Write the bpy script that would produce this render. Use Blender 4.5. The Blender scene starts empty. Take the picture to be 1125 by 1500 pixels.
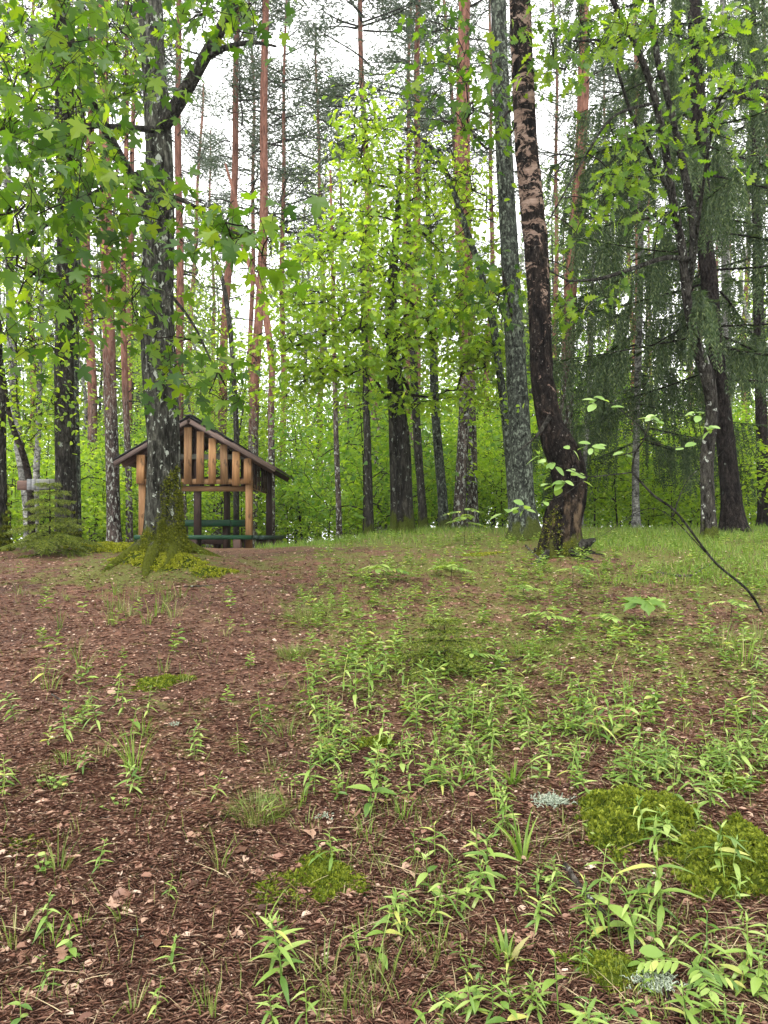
import bpy, math, random
import numpy as np
from mathutils import Matrix, Vector

# ------------------------------------------------------------------ camera, sky, sun, exposure
scene = bpy.context.scene
FPX, HZ, CX, EYE = 1100.0, 785.0, 562.5, 1.5
cam_d = bpy.data.cameras.new('camera')
cam = bpy.data.objects.new('camera', cam_d)
scene.collection.objects.link(cam)
cam.location = (0, 0, EYE)
cam.rotation_euler = (math.radians(90), 0, 0)
cam_d.sensor_fit = 'VERTICAL'
cam_d.sensor_height = 36.0
cam_d.lens = 36.0 * FPX / 1500.0
cam_d.shift_y = (HZ - 750.0) / 1500.0
cam_d.clip_start, cam_d.clip_end = 0.05, 2000.0
scene.camera = cam

SUN_EL, SUN_ROT = math.radians(50), math.radians(200)
world = bpy.data.worlds.new('World')
scene.world = world
world.use_nodes = True
wn = world.node_tree
for n in list(wn.nodes):
    wn.nodes.remove(n)
sky = wn.nodes.new('ShaderNodeTexSky')
sky.sky_type = 'NISHITA'
sky.sun_disc = False
sky.sun_elevation = SUN_EL
sky.sun_rotation = SUN_ROT
hs = wn.nodes.new('ShaderNodeHueSaturation')
hs.inputs['Saturation'].default_value = 0.25
mx = wn.nodes.new('ShaderNodeMix')
mx.data_type = 'RGBA'
mx.inputs[0].default_value = 0.72
mx.inputs[7].default_value = (10.55, 10.5, 10.35, 1)      # the even white cloud layer
bg = wn.nodes.new('ShaderNodeBackground')
bg.inputs[1].default_value = 0.12
wo = wn.nodes.new('ShaderNodeOutputWorld')
wn.links.new(sky.outputs[0], hs.inputs['Color'])
wn.links.new(hs.outputs[0], mx.inputs[6])
wn.links.new(mx.outputs[2], bg.inputs[0])
wn.links.new(bg.outputs[0], wo.inputs[0])

sun_d = bpy.data.lights.new('sun', 'SUN')
sun_d.energy = 1.5
sun_d.angle = math.radians(25)
sun_d.color = (1.0, 0.97, 0.92)
sun = bpy.data.objects.new('sun', sun_d)
scene.collection.objects.link(sun)
sun.rotation_euler = (math.radians(90) - SUN_EL, 0, math.radians(180) - SUN_ROT)

scene.view_settings.view_transform = 'Standard'
scene.view_settings.look = 'None'
scene.view_settings.gamma = 1.0
scene.view_settings.use_curve_mapping = False
scene.view_settings.exposure = 1.78
scene.render.engine = 'CYCLES'
scene.cycles.use_denoising = True
scene.cycles.max_bounces = 7
scene.cycles.diffuse_bounces = 4
scene.cycles.transmission_bounces = 4
scene.cycles.transparent_max_bounces = 4
scene.cycles.glossy_bounces = 2
scene.cycles.caustics_reflective = False
scene.cycles.caustics_refractive = False

COL = scene.collection
PI = math.pi


# ------------------------------------------------------------------ helpers: noise, terrain, pixels
def _hash(ix, iy, iz, seed):
    h = (ix.astype(np.int64) * 374761393 + iy.astype(np.int64) * 668265263 + iz.astype(np.int64) * 2147483647 + seed * 974711) & 0xFFFFFFFF
    h = ((h ^ (h >> 13)) * 1274126177) & 0xFFFFFFFF
    h = ((h ^ (h >> 16)) * 2246822519) & 0xFFFFFFFF
    return ((h ^ (h >> 15)) & 0xFFFFFF) / float(0xFFFFFF) * 2 - 1


def vnoise(x, y, z=None, seed=0):
    x = np.atleast_1d(np.asarray(x, float)); y = np.atleast_1d(np.asarray(y, float))
    flat = z is None
    ix, iy = np.floor(x), np.floor(y)
    fx, fy = x - ix, y - iy
    ux, uy = fx * fx * (3 - 2 * fx), fy * fy * (3 - 2 * fy)
    if flat:
        iz, uz, zs = np.zeros((1,) * ix.ndim), 0, (0,)
    else:
        z = np.atleast_1d(np.asarray(z, float)); iz = np.floor(z); fz = z - iz; uz = fz * fz * (3 - 2 * fz); zs = (0, 1)
    r = 0
    for dz in zs:
        h00, h10 = _hash(ix, iy, iz + dz, seed), _hash(ix + 1, iy, iz + dz, seed)
        h01, h11 = _hash(ix, iy + 1, iz + dz, seed), _hash(ix + 1, iy + 1, iz + dz, seed)
        v = (h00 * (1 - ux) + h10 * ux) * (1 - uy) + (h01 * (1 - ux) + h11 * ux) * uy
        r = v if flat else r + v * (uz if dz else 1 - uz)
    return r


def fbm(x, y, z=None, octv=3, seed=0):
    r, a, f = 0, 1.0, 1.0
    for o in range(octv):
        r = r + a * vnoise(np.asarray(x) * f, np.asarray(y) * f, None if z is None else np.asarray(z) * f, seed + o * 17)
        a *= 0.5; f *= 2.03
    return r


def sstep(x, a, b):
    t = np.clip((np.asarray(x, float) - a) / (b - a), 0, 1)
    return t * t * (3 - 2 * t)


LY = [-30, -8, 0, 2, 4, 6, 7.3, 8.3, 9.5, 11, 13, 16, 20, 30, 60, 150, 600]
LZ = [-5, -1.3, .02, .35, .69, 1.02, 1.24, 1.31, 1.33, 1.28, 1.20, 1.16, 1.05, .8, .4, 0, 0]
RZ = [-5, -1.3, .02, .35, .69, 1.02, 1.24, 1.38, 1.48, 1.57, 1.64, 1.66, 1.55, 1.2, .7, .2, 0]
_yy = np.linspace(-30, 600, 12601)
_k = np.ones(21) / 21
_lz = np.interp(_yy, LY, LZ); _rz = np.interp(_yy, LY, RZ)
_lz[10:-10] = np.convolve(_lz, _k, 'valid'); _rz[10:-10] = np.convolve(_rz, _k, 'valid')


def Hbase(x, y):
    t = sstep(x, -2.6, 1.2)
    z = np.interp(y, _yy, _lz) * (1 - t) + np.interp(y, _yy, _rz) * t
    z = z + 0.13 * np.exp(-((x + 2.13) ** 2 + (y - 7.25) ** 2) / 0.35)      # root mound of the maple
    z = z + 0.10 * np.exp(-((x - 1.72) ** 2 + (y - 7.35) ** 2) / 0.30)      # root mound of the leaning birch
    return z + 0.06 * np.exp(-((x + 3.1) ** 2 / 1.2 + (y - 8.6) ** 2 / 0.5))


def H(x, y):
    sc = np.ndim(x) == 0 and np.ndim(y) == 0
    x, y = np.broadcast_arrays(np.atleast_1d(np.asarray(x, float)), np.atleast_1d(np.asarray(y, float)))
    near = 1 - 0.55 * sstep(y, 9, 14)
    z = Hbase(x, y) + near * (0.035 * fbm(x * 0.9, y * 0.9, octv=2, seed=5) + 0.012 * vnoise(x * 3.1, y * 3.1, seed=9))
    return float(z[0]) if sc else z


def P(px, py, d):
    return np.array([(px - CX) / FPX * d, d, EYE + (HZ - py) / FPX * d])


_ds = np.concatenate([np.arange(.7, 9, .08), np.arange(9, 20, .3)])


def ground_px(px, py):
    """where the line of sight through a pixel meets the ground"""
    px = np.atleast_1d(np.asarray(px, float)); py = np.atleast_1d(np.asarray(py, float))
    kx, kz = (px - CX) / FPX, (HZ - py) / FPX
    hit = EYE + kz[:, None] * _ds[None] < Hbase(kx[:, None] * _ds[None], _ds[None]) - .03
    i = np.where(hit.any(1), hit.argmax(1), len(_ds) - 1)
    lo, hi = _ds[np.maximum(i - 8, 0)], _ds[i] + .35
    for _ in range(9):
        m = (lo + hi) / 2
        under = EYE + kz * m < H(kx * m, m)
        hi = np.where(under, m, hi); lo = np.where(under, lo, m)
    x = kx * hi
    return np.stack([x, hi, H(x, hi)], 1)


def G(px, py):
    return ground_px(px, py)[0]


def on_ground(px, d):
    x = (px - CX) / FPX * d
    return np.array([x, d, float(H(x, d))])


# ------------------------------------------------------------------ helpers: meshes and objects
class MB:
    """collects vertices and faces of one mesh"""
    def __init__(self):
        self.v, self.q, self.t, self.n = [], [], [], 0

    def add(self, V, quads=None, tris=None):
        V = np.asarray(V, float).reshape(-1, 3)
        if quads is not None and len(quads):
            self.q.append(np.asarray(quads, np.int64).reshape(-1, 4) + self.n)
        if tris is not None and len(tris):
            self.t.append(np.asarray(tris, np.int64).reshape(-1, 3) + self.n)
        self.v.append(V); self.n += len(V)
        return self

    def stamp(self, tpl, M, T):
        V, q, t = tpl
        V = np.asarray(V, float)
        M = np.asarray(M, float); T = np.asarray(T, float)
        N = len(T)
        if N == 0:
            return self
        W = np.einsum('nij,kj->nki', M, V) + T[:, None, :]
        off = (np.arange(N) * len(V))[:, None, None]
        Q = (np.asarray(q)[None] + off).reshape(-1, 4) if len(q) else None
        TT = (np.asarray(t)[None] + off).reshape(-1, 3) if len(t) else None
        return self.add(W.reshape(-1, 3), Q, TT)

    def mesh(self, name, mat, smooth=False):
        V = np.concatenate(self.v)
        Q = np.concatenate(self.q) if self.q else np.zeros((0, 4), np.int64)
        T = np.concatenate(self.t) if self.t else np.zeros((0, 3), np.int64)
        me = bpy.data.meshes.new(name)
        me.vertices.add(len(V)); me.vertices.foreach_set('co', V.astype(np.float32).ravel())
        nl = Q.size + T.size
        me.loops.add(nl)
        me.loops.foreach_set('vertex_index', np.concatenate([Q.ravel(), T.ravel()]).astype(np.int32))
        npoly = len(Q) + len(T)
        me.polygons.add(npoly)
        st = np.concatenate([np.arange(len(Q)) * 4, Q.size + np.arange(len(T)) * 3]).astype(np.int32)
        me.polygons.foreach_set('loop_start', st)
        if smooth:
            me.polygons.foreach_set('use_smooth', np.ones(npoly, bool))
        me.materials.append(mat)
        me.update(calc_edges=True)
        return me

    def build(self, name, mat, parent=None, smooth=False, kind=None):
        return link(name, self.mesh(name, mat, smooth), parent, kind)


def link(name, me, parent=None, kind=None):
    o = bpy.data.objects.new(name, me)
    COL.objects.link(o)
    if parent is not None:
        o.parent = parent
    if kind:
        o['kind'] = kind
    return o


def tag(o, label, cat, group=None):
    o['label'] = label; o['category'] = cat
    if group:
        o['group'] = group
    return o


def thing(name, label, cat, loc=(0, 0, 0), rz=0.0, group=None):
    o = bpy.data.objects.new(name, None)
    o.empty_display_size = 0.1
    COL.objects.link(o)
    o.location = loc; o.rotation_euler = (0, 0, rz)
    return tag(o, label, cat, group)


def copy_tree(o, parent=None):
    c = o.copy(); COL.objects.link(c); c.parent = parent
    for ch in list(o.children):
        copy_tree(ch, c)
    return c


def norm(v):
    v = np.asarray(v, float)
    return v / np.maximum(np.linalg.norm(v, axis=-1, keepdims=True), 1e-9)


def frames(tip, nrm, size):
    """matrices with local Y along tip, local Z near nrm, scaled"""
    y = norm(tip); x = norm(np.cross(y, nrm)); z = np.cross(x, y)
    M = np.stack([x, y, z], -1)
    return M * np.asarray(size)[:, None, None]


def catmull(pts, step):
    pts = np.asarray(pts, float)
    p = np.vstack([2 * pts[0] - pts[1], pts, 2 * pts[-1] - pts[-2]])
    out = []
    for i in range(1, len(p) - 2):
        a, b, c, d = p[i - 1], p[i], p[i + 1], p[i + 2]
        n = max(1, int(np.linalg.norm((c - b)[:3]) / step))
        t = (np.arange(n) / n)[:, None]
        out.append(.5 * ((2 * b) + (c - a) * t + (2 * a - 5 * b + 4 * c - d) * t ** 2 + (3 * b - a - 3 * c + d) * t ** 3))
    out.append(pts[-1:])
    return np.vstack(out)


def tube(mb, pts, rad, n=6, ridge=0.0, seed=0, fr=6.0, fz=2.0, cap=True):
    pts = np.asarray(pts, float); rad = np.asarray(rad, float); K = len(pts)
    t = norm(np.gradient(pts, axis=0))
    mean = np.abs(t.mean(0)); ref = np.eye(3)[mean.argmin()]
    u = norm(np.cross(t, ref)); w = np.cross(t, u)
    a = np.arange(n) / n * 2 * PI
    R = np.broadcast_to(rad[:, None], (K, n)).copy()
    if ridge:
        s = np.concatenate([[0], np.cumsum(np.linalg.norm(np.diff(pts, axis=0), axis=1))])[:, None]
        ca, sa = np.cos(a)[None] * np.ones((K, 1)), np.sin(a)[None] * np.ones((K, 1))
        nz = fbm(ca * fr, sa * fr, s * fz * np.ones((1, n)), 3, seed)
        lump = vnoise(ca * 1.1, sa * 1.1, s * .9 * np.ones((1, n)), seed + 3)
        R = R * (1 + ridge * nz + ridge * .8 * lump)
    V = pts[:, None] + R[..., None] * (np.cos(a)[None, :, None] * u[:, None] + np.sin(a)[None, :, None] * w[:, None])
    i = np.arange(K - 1)[:, None] * n; j = np.arange(n)[None]; j2 = (j + 1) % n
    Q = np.stack([i + j, i + j2, i + n + j2, i + n + j], -1).reshape(-1, 4)
    V = V.reshape(-1, 3); T = []
    if cap:
        V = np.vstack([V, pts[-1:] + t[-1:] * rad[-1] * .5])
        b = (K - 1) * n
        T = [(b + k, b + (k + 1) % n, K * n) for k in range(n)]
    mb.add(V, Q, T)


def grow(trunk, attr, step=.25, arch=.08, jit=.02, up=.5, seed=0, rtip=.003, exp=.45, rmax=.08):
    """branch skeleton: every attractor is joined to the nearest wood that exists already"""
    rng = np.random.default_rng(seed)
    trunk = np.asarray(trunk, float); attr = np.asarray(attr, float)
    cap = len(trunk) + 40 * len(attr) + 10
    N = np.zeros((cap, 3)); N[:len(trunk)] = trunk; k = len(trunk)
    par = np.full(cap, -1)
    d0 = np.sqrt(((attr[:, None] - trunk[None]) ** 2).sum(-1)).min(1)
    chains = []
    for ai in np.argsort(d0):
        a = attr[ai]
        dv = N[:k] - a
        dist = np.sqrt((dv ** 2).sum(1))
        j = int((dist + up * np.clip(dv[:, 2], 0, None)).argmin())
        L = dist[j]; m = int(min(38, max(2, L / step)))
        t = np.linspace(0, 1, m + 1)[1:]
        pts = N[j] + (a - N[j]) * t[:, None]
        pts[:, 2] += arch * L * np.sin(PI * t)
        pts += rng.normal(0, jit, pts.shape) * np.sin(PI * t)[:, None] * min(1, L)
        idx = list(range(k, k + m))
        N[k:k + m] = pts; par[k] = j; par[k + 1:k + m] = np.arange(k, k + m - 1)
        chains.append([j] + idx); k += m
    w = np.zeros(k)
    for c in chains:
        i = c[-1]
        while i >= 0:
            w[i] += 1; i = par[i]
    return N[:k], chains, w, lambda i: min(rmax, rtip * max(1, w[i]) ** exp), len(trunk)


def branches(mb, g, n=5):
    N, chains, w, r, nt = g
    for c in chains:
        pts = N[c]
        rr = np.array([r(i) for i in c[1:]]); rr = np.concatenate([[rr[0] * 1.05], rr])
        rr[-1] *= .6
        tube(mb, pts, rr, n)


def ellipse_attr(specs, seed):
    """(px, py, rx, ry, depth, depth spread, count) -> points in space"""
    rng = np.random.default_rng(seed); out = []
    for px, py, rx, ry, d, dd, n in specs:
        r = np.sqrt(rng.random(n)); a = rng.random(n) * 2 * PI
        for k in range(n):
            out.append(P(px + rx * r[k] * math.cos(a[k]), py + ry * r[k] * math.sin(a[k]), d + rng.uniform(-dd, dd)))
    return np.array(out)


def leaf_xf(C, n, spread, size, rng, droop=.6, outward=None, flat=.35, vs=.6):
    """leaf transforms around the points C"""
    C = np.repeat(np.asarray(C, float), n, 0); N = len(C)
    off = rng.normal(0, 1, (N, 3)) * spread * [1, 1, vs]
    T = C + off
    tip = rng.normal(0, 1, (N, 3)); tip[:, 2] = rng.normal(-droop, .35, N)
    tip[:, :2] = norm(tip[:, :2]) + off[:, :2] / max(spread, 1e-3) * .4
    if outward is not None:
        tip += np.asarray(outward)
    nr = np.array([0, 0, 1.]) + rng.normal(0, flat, (N, 3))
    s = size * rng.uniform(.65, 1.15, N)
    return frames(tip, nr, s), T


# ------------------------------------------------------------------ leaf templates (unit length, along +Y)
def outline_leaf(pts, fold=.12, curl=.15):
    """half outline (x>=0) from base to tip mirrored, with a midrib"""
    pts = np.array(pts, float); n = len(pts)
    mid = np.stack([np.zeros(n), pts[:, 1], np.zeros(n)], 1)
    R = np.stack([pts[:, 0], pts[:, 1], pts[:, 0] * fold], 1)
    L = R * [-1, 1, 1]
    V = np.vstack([mid, R, L])
    V[:, 2] -= curl * np.clip(V[:, 1], 0, None) ** 2
    q = []
    for i in range(n - 1):
        q += [(i, n + i, n + i + 1, i + 1), (2 * n + i, i, i + 1, 2 * n + i + 1)]
    return V, np.array(q), []


MAPLE_HALF = [(0, 0), (.18, -.07), (.42, -.10), (.27, .08), (.44, .14), (.50, .27), (.62, .44), (.40, .40), (.17, .38), (.25, .60), (.20, .70), (.08, .80), (0, 1)]


def fan_leaf(half, fold=.1, curl=.15, cy=.22):
    half = np.array(half, float); n = len(half)
    V = [(0, cy, 0)]
    V += [(x, y, x * fold) for x, y in half]
    V += [(-x, y, x * fold) for x, y in half]
    V = np.array(V); V[:, 2] -= curl * V[:, 1] ** 2
    t = []
    for i in range(n - 1):
        t.append((0, 1 + i, 2 + i)); t.append((0, 1 + n + i + 1, 1 + n + i))
    return V, [], np.array(t)


MAPLE = fan_leaf(MAPLE_HALF, fold=.14, curl=.22)
OAK = outline_leaf([(0, 0), (.05, .12), (.18, .21), (.07, .30), (.29, .43), (.10, .51), (.35, .67), (.13, .74), (.24, .88), (.08, .94), (0, 1)], .20, .26)
OVAL = outline_leaf([(0, 0), (.16, .12), (.28, .32), (.32, .52), (.26, .76), (.11, .93), (0, 1)], .16, .22)
LEAFLET = outline_leaf([(0, 0), (.12, .12), (.18, .35), (.17, .6), (.09, .85), (0, 1)], .2, .2)
LANCE = [outline_leaf([(0.012, 0), (.05, .10), (.088, .25), (.10, .40), (.08, .62), (.042, .84), (0, 1)], .30, c) for c in (.25, .45, .7)]
DIAM = (np.array([(0, 0, 0), (.33, .45, .09), (0, 1, -.12), (-.33, .45, .09)]), [], np.array([(0, 1, 2), (0, 2, 3)]))
HEXL = (np.array([(0, 0, 0), (.28, .25, .06), (.26, .68, .03), (0, 1, -.16), (-.26, .68, .03), (-.28, .25, .06)]),
        np.array([(0, 1, 2, 3), (0, 3, 4, 5)]), [])
BLADE = (np.array([(-.5, 0, 0), (.5, 0, 0), (.42, .4, 0), (-.42, .4, 0), (.28, .75, 0), (-.28, .75, 0), (0, 1, 0)]),
         np.array([(0, 1, 2, 3), (3, 2, 4, 5)]), np.array([(5, 4, 6)]))


# ------------------------------------------------------------------ materials
class NT:
    def __init__(self, name):
        self.m = bpy.data.materials.new(name); self.m.use_nodes = True
        self.t = self.m.node_tree
        for n in list(self.t.nodes):
            self.t.nodes.remove(n)

    def n(self, typ, **kw):
        nd = self.t.nodes.new('ShaderNode' + typ)
        for k, v in kw.items():
            setattr(nd, k, v)
        return nd

    def l(self, a, b):
        self.t.links.new(a, b)

    def coord(self, scale, out='Object'):
        tc = self.n('TexCoord'); mp = self.n('Mapping')
        mp.inputs['Scale'].default_value = scale
        self.l(tc.outputs[out], mp.inputs[0])
        return mp.outputs[0]

    def noise(self, vec, scale=1.0, detail=6, rough=.6, dist=0.0):
        nd = self.n('TexNoise'); nd.inputs['Scale'].default_value = scale
        nd.inputs['Detail'].default_value = detail; nd.inputs['Roughness'].default_value = rough
        nd.inputs['Distortion'].default_value = dist
        if vec is not None:
            self.l(vec, nd.inputs['Vector'])
        return nd.outputs['Fac']

    def ramp(self, fac, stops, interp='LINEAR'):
        r = self.n('ValToRGB'); r.color_ramp.interpolation = interp
        e = r.color_ramp.elements
        while len(e) > 1:
            e.remove(e[-1])
        e[0].position = stops[0][0]; e[0].color = (*stops[0][1], 1)
        for p, c in stops[1:]:
            x = e.new(p); x.color = (*c, 1)
        self.l(fac, r.inputs[0])
        return r.outputs[0]

    def step(self, fac, a, b):
        r = self.n('MapRange'); r.interpolation_type = 'SMOOTHSTEP'
        r.inputs[1].default_value = a; r.inputs[2].default_value = b
        self.l(fac, r.inputs[0])
        return r.outputs[0]

    def mix(self, fac, a, b, blend='MIX'):
        m = self.n('Mix'); m.data_type = 'RGBA'; m.blend_type = blend
        for s, v in ((m.inputs[0], fac), (m.inputs[6], a), (m.inputs[7], b)):
            if isinstance(v, (tuple, list)):
                s.default_value = (*v, 1) if len(v) == 3 else v
            elif isinstance(v, (int, float)):
                s.default_value = v
            else:
                self.l(v, s)
        return m.outputs[2]

    def math(self, op, a, b=None):
        m = self.n('Math'); m.operation = op
        for s, v in ((m.inputs[0], a), (m.inputs[1], b)):
            if v is None:
                continue
            if isinstance(v, (int, float)):
                s.default_value = v
            else:
                self.l(v, s)
        return m.outputs[0]

    def bump(self, h, strength=.5, dist=.01):
        b = self.n('Bump'); b.inputs['Strength'].default_value = strength; b.inputs['Distance'].default_value = dist
        self.l(h, b.inputs['Height'])
        return b.outputs[0]

    def principled(self, col, rough=.85, spec=.2, normal=None):
        p = self.n('BsdfPrincipled')
        if isinstance(col, (tuple, list)):
            p.inputs['Base Color'].default_value = (*col, 1)
        else:
            self.l(col, p.inputs['Base Color'])
        if isinstance(rough, (int, float)):
            p.inputs['Roughness'].default_value = rough
        else:
            self.l(rough, p.inputs['Roughness'])
        p.inputs['Specular IOR Level'].default_value = spec
        if normal is not None:
            self.l(normal, p.inputs['Normal'])
        return p.outputs[0]

    def out(self, sh):
        o = self.n('OutputMaterial'); self.l(sh, o.inputs[0])
        return self.m

    def rnd(self):
        g = self.n('NewGeometry'); oi = self.n('ObjectInfo')
        return self.math('FRACT', self.math('ADD', g.outputs['Random Per Island'], oi.outputs['Random']))


def leaf_mat(name, stops, trans=.45, tmul=(1.5, 1.7, .7), rough=.5, spec=.3):
    t = NT(name)
    c = t.ramp(t.rnd(), stops)
    p = t.principled(c, rough, spec)
    tr = t.n('BsdfTranslucent')
    t.l(t.mix(1.0, c, tmul, 'MULTIPLY'), tr.inputs[0])
    ms = t.n('MixShader'); ms.inputs[0].default_value = trans
    t.l(p, ms.inputs[1]); t.l(tr.outputs[0], ms.inputs[2])
    return t.out(ms.outputs[0])


def bark_mat(name, dark, light, sxy=9, sz=3, lichen=(.42, .45, .38), lich=(.60, .66), moss=0.0, mossc=(.075, .095, .012), lscale=9.0, orange=None, bump=.7):
    t = NT(name)
    v = t.coord((sxy, sxy, sz))
    n1 = t.noise(v, 1.6, 9, .68, .3)
    c = t.ramp(n1, [(.30, [x * .45 for x in dark]), (.46, dark), (.62, light), (.75, [min(1, x * 1.25) for x in light])])
    nf = t.noise(t.coord((sxy * .55, sxy * .55, sz * .42)), 1.0, 6, .6, .8)
    furrow = t.ramp(nf, [(.36, (.22, .21, .20)), (.47, (.8, .8, .8)), (.56, (1.1, 1.1, 1.1)), (.68, (1.75, 1.75, 1.7))])
    c = t.mix(1.0, c, furrow, 'MULTIPLY')
    tc = t.n('TexCoord'); sp = t.n('SeparateXYZ'); t.l(tc.outputs['Object'], sp.inputs[0])
    z = sp.outputs['Z']
    if orange:
        z0, z1, oc = orange
        v2 = t.coord((17, 17, 6))
        n2 = t.noise(v2, 1.3, 7, .65)
        oc2 = t.mix(.6, t.ramp(n2, [(.34, [x * .4 for x in oc]), (.5, oc), (.68, [min(1, x * 1.5) for x in oc])]), t.mix(1.0, oc, furrow, 'MULTIPLY'))
        f = t.step(t.math('ADD', z, t.math('MULTIPLY', t.noise(t.coord((3, 3, .8)), 1, 4), 2.2)), z0 + 1.1, z1 + 1.1)
        c = t.mix(f, c, oc2)
    if lichen:
        nl = t.noise(t.coord((lscale, lscale, lscale * .65)), 1.0, 7, .62, .4)
        f = t.step(nl, *lich)
        if orange:
            f = t.math('MULTIPLY', f, t.math('SUBTRACT', 1.0, t.step(z, 2.0, 4.2)))
        c = t.mix(f, c, lichen)
    if moss:
        nm = t.noise(t.coord((5, 5, 3)), 1.0, 6, .65)
        f = t.step(t.math('ADD', t.math('MULTIPLY', z, -1.0 / moss), t.math('MULTIPLY', nm, 3.4)), 1.0, 1.3)
        mc = t.mix(t.noise(t.coord((40, 40, 40)), 1, 3), [x * .2 for x in mossc], [x * 2.2 for x in mossc])
        c = t.mix(f, c, mc)
    return t.out(t.principled(c, .95, .05, t.bump(t.math('ADD', n1, nf), 1.0, .08)))


# leaves
M = {}
M['maple_leaf'] = leaf_mat('maple_leaf', [(0, (.022, .058, .010)), (.5, (.052, .108, .010)), (.8, (.085, .15, .011)), (1, (.14, .20, .015))], .52, (1.9, 1.9, .45))
M['oak_leaf'] = leaf_mat('oak_leaf', [(0, (.042, .095, .012)), (.5, (.085, .155, .014)), (1, (.15, .22, .020))], .55, (1.8, 1.8, .5))
M['under_leaf'] = leaf_mat('understory_leaf', [(0, (.11, .205, .022)), (.45, (.175, .285, .028)), (.8, (.23, .345, .036)), (1, (.30, .40, .06))], .58, (1.75, 1.65, .5), .5, .25)
M['under_leaf2'] = leaf_mat('understory_leaf_deep', [(0, (.062, .15, .026)), (.5, (.11, .215, .034)), (1, (.17, .28, .045))], .58, (1.8, 1.7, .45), .5, .25)
M['far_leaf'] = leaf_mat('far_leaf', [(0, (.07, .125, .03)), (.5, (.12, .18, .04)), (1, (.18, .24, .06))], .45, (1.4, 1.5, .7))
M['pine_needle'] = leaf_mat('pine_needle', [(0, (.035, .06, .035)), (.6, (.06, .085, .05)), (1, (.09, .10, .065))], .25, (1.2, 1.3, .9))
M['spruce_needle'] = leaf_mat('spruce_needle', [(0, (.024, .043, .017)), (.6, (.050, .080, .031)), (1, (.11, .14, .056))], .3, (1.2, 1.4, .8), .6, .2)
M['spruce_young'] = leaf_mat('young_spruce_needle', [(0, (.050, .080, .014)), (.5, (.12, .16, .026)), (1, (.25, .29, .055))], .4, (1.4, 1.4, .6))
M['seedling'] = leaf_mat('seedling_leaf', [(0, (.065, .13, .024)), (.3, (.12, .20, .034)), (.65, (.18, .265, .052)), (.92, (.27, .345, .10)), (1, (.36, .36, .09))], .35, (1.3, 1.4, .5), .42, .35)
M['sapling_leaf'] = leaf_mat('sapling_leaf', [(0, (.12, .21, .045)), (.5, (.17, .27, .07)), (1, (.25, .35, .12))], .42, (1.5, 1.5, .5), .4, .4)
M['grass'] = leaf_mat('grass_blade', [(0, (.07, .105, .02)), (.5, (.115, .16, .03)), (.8, (.18, .21, .06)), (1, (.32, .27, .14))], .35, (1.2, 1.3, .6), .5, .25)
M['grass_lush'] = leaf_mat('lush_grass_blade', [(0, (.07, .13, .016)), (.5, (.115, .19, .025)), (.9, (.18, .25, .05)), (1, (.30, .27, .12))], .4, (1.3, 1.4, .5), .5, .25)
M['dry_grass'] = leaf_mat('dry_grass', [(0, (.22, .17, .09)), (1, (.40, .33, .19))], .2, (1, 1, 1))
M['moss_tip'] = leaf_mat('moss_tip', [(0, (.042, .064, .007)), (.5, (.105, .135, .012)), (1, (.21, .24, .030))], .3, (1.3, 1.3, .5), .7, .1)
M['moss_bright'] = leaf_mat('bright_moss_tip', [(0, (.085, .10, .008)), (.5, (.185, .20, .014)), (1, (.30, .31, .030))], .3, (1.3, 1.3, .5), .7, .1)
M['moss_body'] = leaf_mat('moss_body', [(0, (.018, .026, .004)), (1, (.030, .042, .006))], .05, (1, 1, 1), 1.0, 0.0)
M['lichen'] = leaf_mat('pale_lichen', [(0, (.16, .20, .15)), (1, (.36, .40, .31))], .15, (1, 1, 1), .9, .05)
M['litter'] = leaf_mat('leaf_litter', [(0, (.034, .016, .010)), (.22, (.092, .042, .027)), (.48, (.165, .082, .055)), (.72, (.25, .145, .10)), (.92, (.34, .23, .165)), (1, (.46, .36, .28))], .12, (1.2, 1, .8), .55, .3)
M['dead_leaf'] = leaf_mat('dead_leaf', [(0, (.075, .034, .020)), (.5, (.14, .068, .042)), (.8, (.21, .12, .078)), (1, (.29, .20, .14))], .12, (1.2, 1, .8), .5, .35)
M['needle_litter'] = leaf_mat('needle_litter', [(0, (.06, .026, .018)), (.5, (.16, .078, .052)), (.85, (.30, .18, .12)), (1, (.42, .31, .22))], .05, (1, 1, 1), .6, .2)
# bark
M['bark_maple'] = bark_mat('maple_bark', (.034, .034, .027), (.098, .098, .080), 26, 8, (.36, .39, .33), (.575, .62), .42, (.060, .070, .008), 19)
M['bark_limb'] = bark_mat('limb_bark', (.026, .024, .020), (.065, .063, .052), 26, 16, (.19, .21, .17), (.60, .68), 0, lscale=22)
M['bark_twig'] = bark_mat('twig_bark', (.022, .017, .014), (.048, .039, .032), 20, 20, None)
M['bark_dark'] = bark_mat('dark_bark', (.024, .022, .018), (.066, .062, .052), 26, 8, (.24, .26, .22), (.60, .66), .5, (.045, .058, .009), 18)
M['bark_spruce'] = bark_mat('spruce_bark', (.014, .011, .010), (.038, .031, .027), 28, 11, (.16, .18, .15), (.66, .72), 0)
M['bark_grey'] = bark_mat('lichened_grey_bark', (.032, .036, .030), (.085, .096, .076), 34, 18, (.20, .235, .18), (.50, .66), .35, (.05, .062, .014), 26)
M['bark_pale'] = bark_mat('pale_bark', (.16, .16, .145), (.34, .34, .31), 14, 30, (.04, .04, .036), (.58, .63), 0, lscale=12)
M['bark_oakmoss'] = bark_mat('oak_bark', (.028, .025, .021), (.075, .070, .060), 26, 9, (.42, .44, .39), (.60, .65), .28, (.05, .062, .01), 15)
M['bark_pine'] = bark_mat('pine_bark', (.048, .036, .031), (.13, .108, .095), 20, 7, (.34, .36, .32), (.54, .61), 0, lscale=19, orange=(2.2, 4.8, (.19, .092, .066)))
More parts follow.
